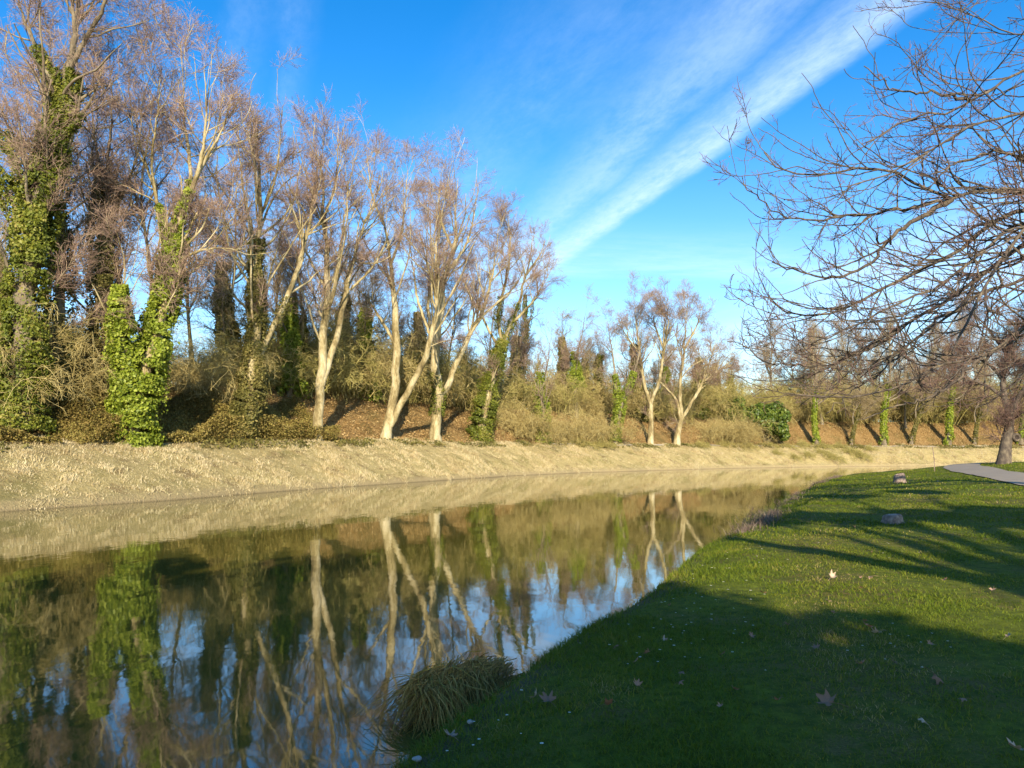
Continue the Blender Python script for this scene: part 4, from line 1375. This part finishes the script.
# ------------------------------------------------------------------ the sedge tussock leaning over the water
def tussock():
    rng = np.random.default_rng(301)
    b = lawn_hit(470, 694)
    e = lawn_hit(410, 706)
    root = empty('sedge_tussock', b, 'shaggy tan sedge tussock drooping over the water at the near shore', 'grass tussock')
    n = 1900
    crest0, crest1 = np.array(lawn_hit(512, 664)), np.array(lawn_hit(425, 692))
    t = rng.uniform(0, 1, n) ** 0.8
    root_p = crest0[None] * (1 - t[:, None]) + crest1[None] * t[:, None] + rng.normal(0, 0.07, (n, 3)) * np.array([1, 1, 0.2])
    root_p[:, 2] = np.maximum(z_lawn(root_p[:, 0], root_p[:, 1]), 0.0) + rng.uniform(0, 0.07, n) * np.sin(np.clip(t, 0.05, 1) * 2.4)
    # most lie along the shore towards the viewer's left, the end ones spill down to the water
    along = norm((crest1 - crest0)[None])[0]; along[2] = 0
    side = np.array([-along[1], along[0], 0.0])
    if side[1] > 0:
        side = -side
    d = along[None] * rng.uniform(0.4, 1.2, (n, 1)) + side[None] * rng.normal(0.12, 0.42, (n, 1)) * (0.25 + t[:, None]) + np.array([0, 0, 1.0]) * rng.uniform(-0.1, 0.22, (n, 1))
    d = norm(d)
    L = rng.uniform(0.22, 0.62, n)
    S = 7
    P = np.zeros((n, S, 3)); P[:, 0] = root_p
    for k in range(1, S):
        d = norm(d + np.array([0, 0, -0.2]) + rng.normal(size=(n, 3)) * 0.11)
        P[:, k] = P[:, k - 1] + d * (L / (S - 1))[:, None]
        zf = np.where(side_of(R_D, P[:, k, 0], P[:, k, 1]) > 0, z_lawn(P[:, k, 0], P[:, k, 1]), 0.0) + 0.015
        P[:, k, 2] = np.maximum(P[:, k, 2], zf)
    R = np.linspace(1, 0.25, S)[None] * rng.uniform(0.0022, 0.0058, n)[:, None]
    V, F = tubes(P, R, 3)
    o = mesh_obj('blades', V - b, F, mat=M['sedge'], parent=root)
    o['kind'] = 'stuff'


tussock()


# ------------------------------------------------------------------ stumps, stake
def stump(name, p, r, h, label, hollow, seed, tilt=0.0):
    rng = np.random.default_rng(seed)
    root = empty(name, p, label, 'stump')
    K = 22
    a = np.linspace(0, 2 * math.pi, K, endpoint=False)
    wob = 1 + 0.10 * np.sin(3 * a + seed) + 0.05 * np.sin(7 * a + 2 * seed) + rng.normal(0, 0.02, K)
    prof = [(1.30, -0.1), (1.18, 0.06 * h), (1.04, 0.3 * h), (1.0, 0.62 * h), (0.93, 0.84 * h), (0.80, 0.96 * h), (0.66, h)]
    rings = [np.column_stack([np.cos(a) * r * f * wob, np.sin(a) * r * f * wob, np.full(K, z) + (tilt * np.cos(a) * r if z > 0.5 * h else 0)]) for f, z in prof]
    V = np.vstack(rings); idx = np.arange(len(V)).reshape(len(prof), K)
    F = np.stack([idx[:-1], np.roll(idx, -1, 1)[:-1], np.roll(idx, -1, 1)[1:], idx[1:]], -1).reshape(-1, 4)
    mesh_obj('bark', V, F, mat=M['stump'], parent=root, smooth=True)
    prof = [(0.66, h - 0.003), (0.5, h + 0.006), (0.3, h - (0.25 * h if hollow else -0.004)), (0.02, h - (0.5 * h if hollow else -0.002))]
    rings = [np.column_stack([np.cos(a) * r * f * wob, np.sin(a) * r * f * wob, np.full(K, z) + tilt * np.cos(a) * r * f]) for f, z in prof]
    V = np.vstack(rings); idx = np.arange(len(V)).reshape(len(prof), K)
    F = np.stack([idx[:-1], np.roll(idx, -1, 1)[:-1], np.roll(idx, -1, 1)[1:], idx[1:]], -1).reshape(-1, 4)
    mesh_obj('cut_face', V, F, mat=M['cut'], parent=root, smooth=True)


p = lawn_hit(893, 523)
stump('tree_stump', p, 0.20, 0.19, 'low grey brown stump in the shaded middle of the lawn', False, 1, 0.08)
p = at(899, 476, 36.0)
p[2] = float(z_lawn(p[0], p[1]))
stump('tree_stump', p, 0.24, 0.42, 'sunlit pale stump near the shore, farther off than the grey one', True, 2, 0.25)
p = at(934, 464, 46.0)
p[2] = float(z_lawn(p[0], p[1]))
P = resample([(0, 0, -0.2), (0.02, 0, 0.7), (-0.03, 0.02, 1.5)], 8)[None]
V, F = tubes(P, np.linspace(0.03, 0.02, 8)[None], 6)
o = mesh_obj('thin_stake', V, F, mat=M['stump'])
o.location = p
tag(o, 'thin dark stake standing where the path meets the crest', 'stake')


# ------------------------------------------------------------------ fallen leaves, daisies, stones
def plane_leaf(seed, curl):
    rng = np.random.default_rng(seed)
    key = [(-90, 0.18), (-75, 0.42), (-55, 0.40), (-35, 0.72), (-22, 0.95), (-8, 0.62), (8, 0.50), (25, 0.86), (38, 1.06), (55, 0.70), (68, 0.62), (82, 1.0), (90, 1.22), (98, 1.0), (112, 0.62), (125, 0.70),
           (142, 1.06), (155, 0.86), (172, 0.50), (188, 0.62), (202, 0.95), (215, 0.72), (235, 0.40), (255, 0.42)]
    a = np.radians([k[0] for k in key]); r = np.array([k[1] for k in key]) * rng.uniform(0.88, 1.12, len(key))
    rings = [np.zeros((1, 3))]
    for f in (0.35, 0.7, 1.0):
        x, y = np.cos(a) * r * f, np.sin(a) * r * f
        z = curl * (x * x * 0.55 + np.clip(y, -1, 2) ** 2 * 0.25) + 0.12 * np.sin(a * 3 + seed) * f
        rings.append(np.column_stack([x, y, z]))
    V = np.vstack(rings) * 0.052
    K = len(key)
    F3 = [(0, 1 + i, 1 + (i + 1) % K) for i in range(K)]
    F4 = []
    for q in range(2):
        o0, o1 = 1 + q * K, 1 + (q + 1) * K
        F4 += [(o0 + i, o1 + i, o1 + (i + 1) % K, o0 + (i + 1) % K) for i in range(K)]
    st = tubes(resample([(0, -0.010, 0), (0.005, -0.05, 0.01), (0.012, -0.09, 0.004)], 5)[None], np.full((1, 5), 0.0016), 4)
    return V, F4, F3, st


LEAFMESH = []
for sd, cu in ((1, 1.1), (2, 1.7), (3, -1.2), (4, 0.8)):
    V, F4, F3, (Vs, Fs) = plane_leaf(sd, cu)
    LEAFMESH.append((np.vstack([V, Vs]), np.vstack([np.array(F4), Fs + len(V)]), np.array(F3)))
leaf_protos = []
big = [(548, 707, 1.25, 'curled tan leaf lying right below the sedge tussock'), (535, 703, 0.8, 'small brown leaf touching the curled tan leaf below the sedge tussock'),
       (616, 651, 1.15, 'brown leaf on shaded grass halfway between the tussock and the lit grass'), (867, 630, 1.15, 'rusty leaf, upper one of a pair on the shaded lawn'),
       (877, 637, 1.0, 'tan leaf, lower one of a pair on the shaded lawn'), (860, 670, 0.85, 'reddish leaf alone below the pair on the shaded lawn'),
       (937, 683, 1.1, 'pale grey leaf standing on edge at the right of the shaded lawn'), (829, 709, 1.35, 'pale leaf lying flat in the dark lower lawn'),
       (1017, 757, 1.0, 'pale leaf at the bottom right corner'), (832, 580, 1.1, 'tan leaf in the sunlit strip of grass'), (871, 580, 0.9, 'smaller tan leaf in the sunlit strip, right of the first'),
       (608, 711, 0.9, 'dull brown leaf on shaded grass right of the curled tan leaf'), (450, 743, 0.95, 'pale crumpled leaf on the grass below the sedge tussock'),
       (664, 645, 0.7, 'faded leaf half sunk in grass beside the brown leaf'), (925, 729, 0.6, 'narrow upright leaf low on the shaded lawn')]
lr = np.random.default_rng(401)


def put_leaf(px, py, s, label, i, group=None):
    p = lawn_hit(px, py)
    k = i % 4
    if len(leaf_protos) <= k:
        V, F4, F3 = LEAFMESH[k]
        o = mesh_obj('fallen_leaf', V, F4, F3, M['deadleaf'], smooth=False)
        leaf_protos.append(o)
    else:
        o = leaf_protos[k].copy(); COL.objects.link(o)
        o.pop('group', None)
    tag(o, label, 'leaf', group)
    o.location = p + np.array([0, 0, 0.045])
    o.rotation_euler = (lr.uniform(-0.7, 0.7), lr.uniform(-0.7, 0.7), lr.uniform(0, 6.28))
    o.scale = (s, s, s)


for i, (px, py, s, lab) in enumerate(big):
    put_leaf(px, py, s, lab, i)
GL = 'small faded leaves strewn over the lawn'
i = 0
while i < 30:
    px, py = lr.uniform(560, 1020), 470 + 250 * lr.uniform(0, 1) ** 1.3
    pp = lawn_hit(px, py)
    if side_of(R_D, [pp[0]], [pp[1]])[0] < 0 or dist_to(R_D, pp[0], pp[1]) < 0.5 or path_dist(np.array([pp[0]]), np.array([pp[1]]))[0] < 1.6:
        continue
    put_leaf(px, py, lr.uniform(0.45, 0.8) * (1 if py > 520 else 1.3), 'small faded leaf lying in the lawn grass, one of many strewn about', i, GL)
    i += 1


def daisy():
    root = empty('daisy', (0, 0, 0), 'tiny white daisy open in the lawn grass, one of many', 'flower', 'daisies dotted over the lawn')
    K = 14
    Vp, Fp = [], []
    for k in range(K):
        a = 2 * math.pi * k / K
        c, s_ = math.cos(a), math.sin(a)
        for (r_, w_, z_) in ((0.003, 0.0012, 0.0), (0.008, 0.0022, 0.0015), (0.0115, 0.0012, 0.001)):
            Vp.append((c * r_ - s_ * w_, s_ * r_ + c * w_, z_)); Vp.append((c * r_ + s_ * w_, s_ * r_ - c * w_, z_))
        b = k * 6
        Fp += [(b, b + 1, b + 3, b + 2), (b + 2, b + 3, b + 5, b + 4)]
    mesh_obj('petals', np.array(Vp) + (0, 0, 0.05), Fp, mat=M['petal'], parent=root)
    a = np.linspace(0, 2 * math.pi, 8, endpoint=False)
    rings = [np.column_stack([np.cos(a) * r_, np.sin(a) * r_, np.full(8, z_)]) for r_, z_ in ((0.0038, 0.0), (0.003, 0.0022), (0.0006, 0.003))]
    V = np.vstack(rings) + (0, 0, 0.05); idx = np.arange(24).reshape(3, 8)
    F = np.stack([idx[:-1], np.roll(idx, -1, 1)[:-1], np.roll(idx, -1, 1)[1:], idx[1:]], -1).reshape(-1, 4)
    mesh_obj('flower_centre', V, F, mat=M['pollen'], parent=root, smooth=True)
    V, F = tubes(resample([(0, 0, -0.01), (0.003, 0, 0.02), (0, 0, 0.05)], 5)[None], np.full((1, 5), 0.0011), 4)
    mesh_obj('stem', V, F, mat=M['grass'], parent=root)
    return root


dz = daisy()
first = True
dr_ = np.random.default_rng(402)
cl = [(715, 630), (690, 620), (665, 610), (640, 605), (735, 560), (620, 640), (900, 560), (700, 640), (750, 575), (900, 655), (480, 735)]
cnt = 0
while cnt < 110:
    c = cl[int(dr_.integers(0, len(cl)))]
    px, py = c[0] + dr_.normal(0, 34), c[1] + dr_.normal(0, 16)
    if not (350 < px < 1024 and 490 < py < 766):
        continue
    p = lawn_hit(px, py)
    if side_of(R_D, [p[0]], [p[1]])[0] < 0 or dist_to(R_D, p[0], p[1]) < 0.3:
        continue
    s = dr_.uniform(0.6, 1.0) * (1.0 if py > 600 else 1.35)
    if first:
        dz.location = p; dz.scale = (s, s, s); first = False
    else:
        copy_tree(dz, p, dr_.uniform(0, 6), s)
    cnt += 1

for j, (px, py, r_, lab) in enumerate(((417, 764, 0.022, 'smooth pale stone at the bottom edge of the lawn by the water'), (382, 760, 0.013, 'tiny white pebble at the bottom edge, left of the smooth stone'),
                                       (470, 726, 0.018, 'small chalky pebble on the grass below the sedge tussock'))):
    p = lawn_hit(px, py)
    rr = np.random.default_rng(500 + j)
    th = np.linspace(0.05, math.pi - 0.05, 9); ph = np.linspace(0, 2 * math.pi, 14, endpoint=False)
    V = np.array([[math.sin(t) * math.cos(f) * 1.3, math.sin(t) * math.sin(f), math.cos(t) * 0.7] for t in th for f in ph])
    V *= r_ * (1 + 0.12 * np.sin(V[:, :1] * 3 + j) + 0.1 * np.sin(V[:, 1:2] * 4))
    idx = np.arange(len(V)).reshape(9, 14)
    F = np.stack([idx[:-1], np.roll(idx, -1, 1)[:-1], np.roll(idx, -1, 1)[1:], idx[1:]], -1).reshape(-1, 4)
    o = mesh_obj('pebble', V, F[:, ::-1], mat=M['stone'], smooth=True)
    o.location = p + np.array([0, 0, 0.02 + r_ * 0.3])
    tag(o, lab, 'stone')
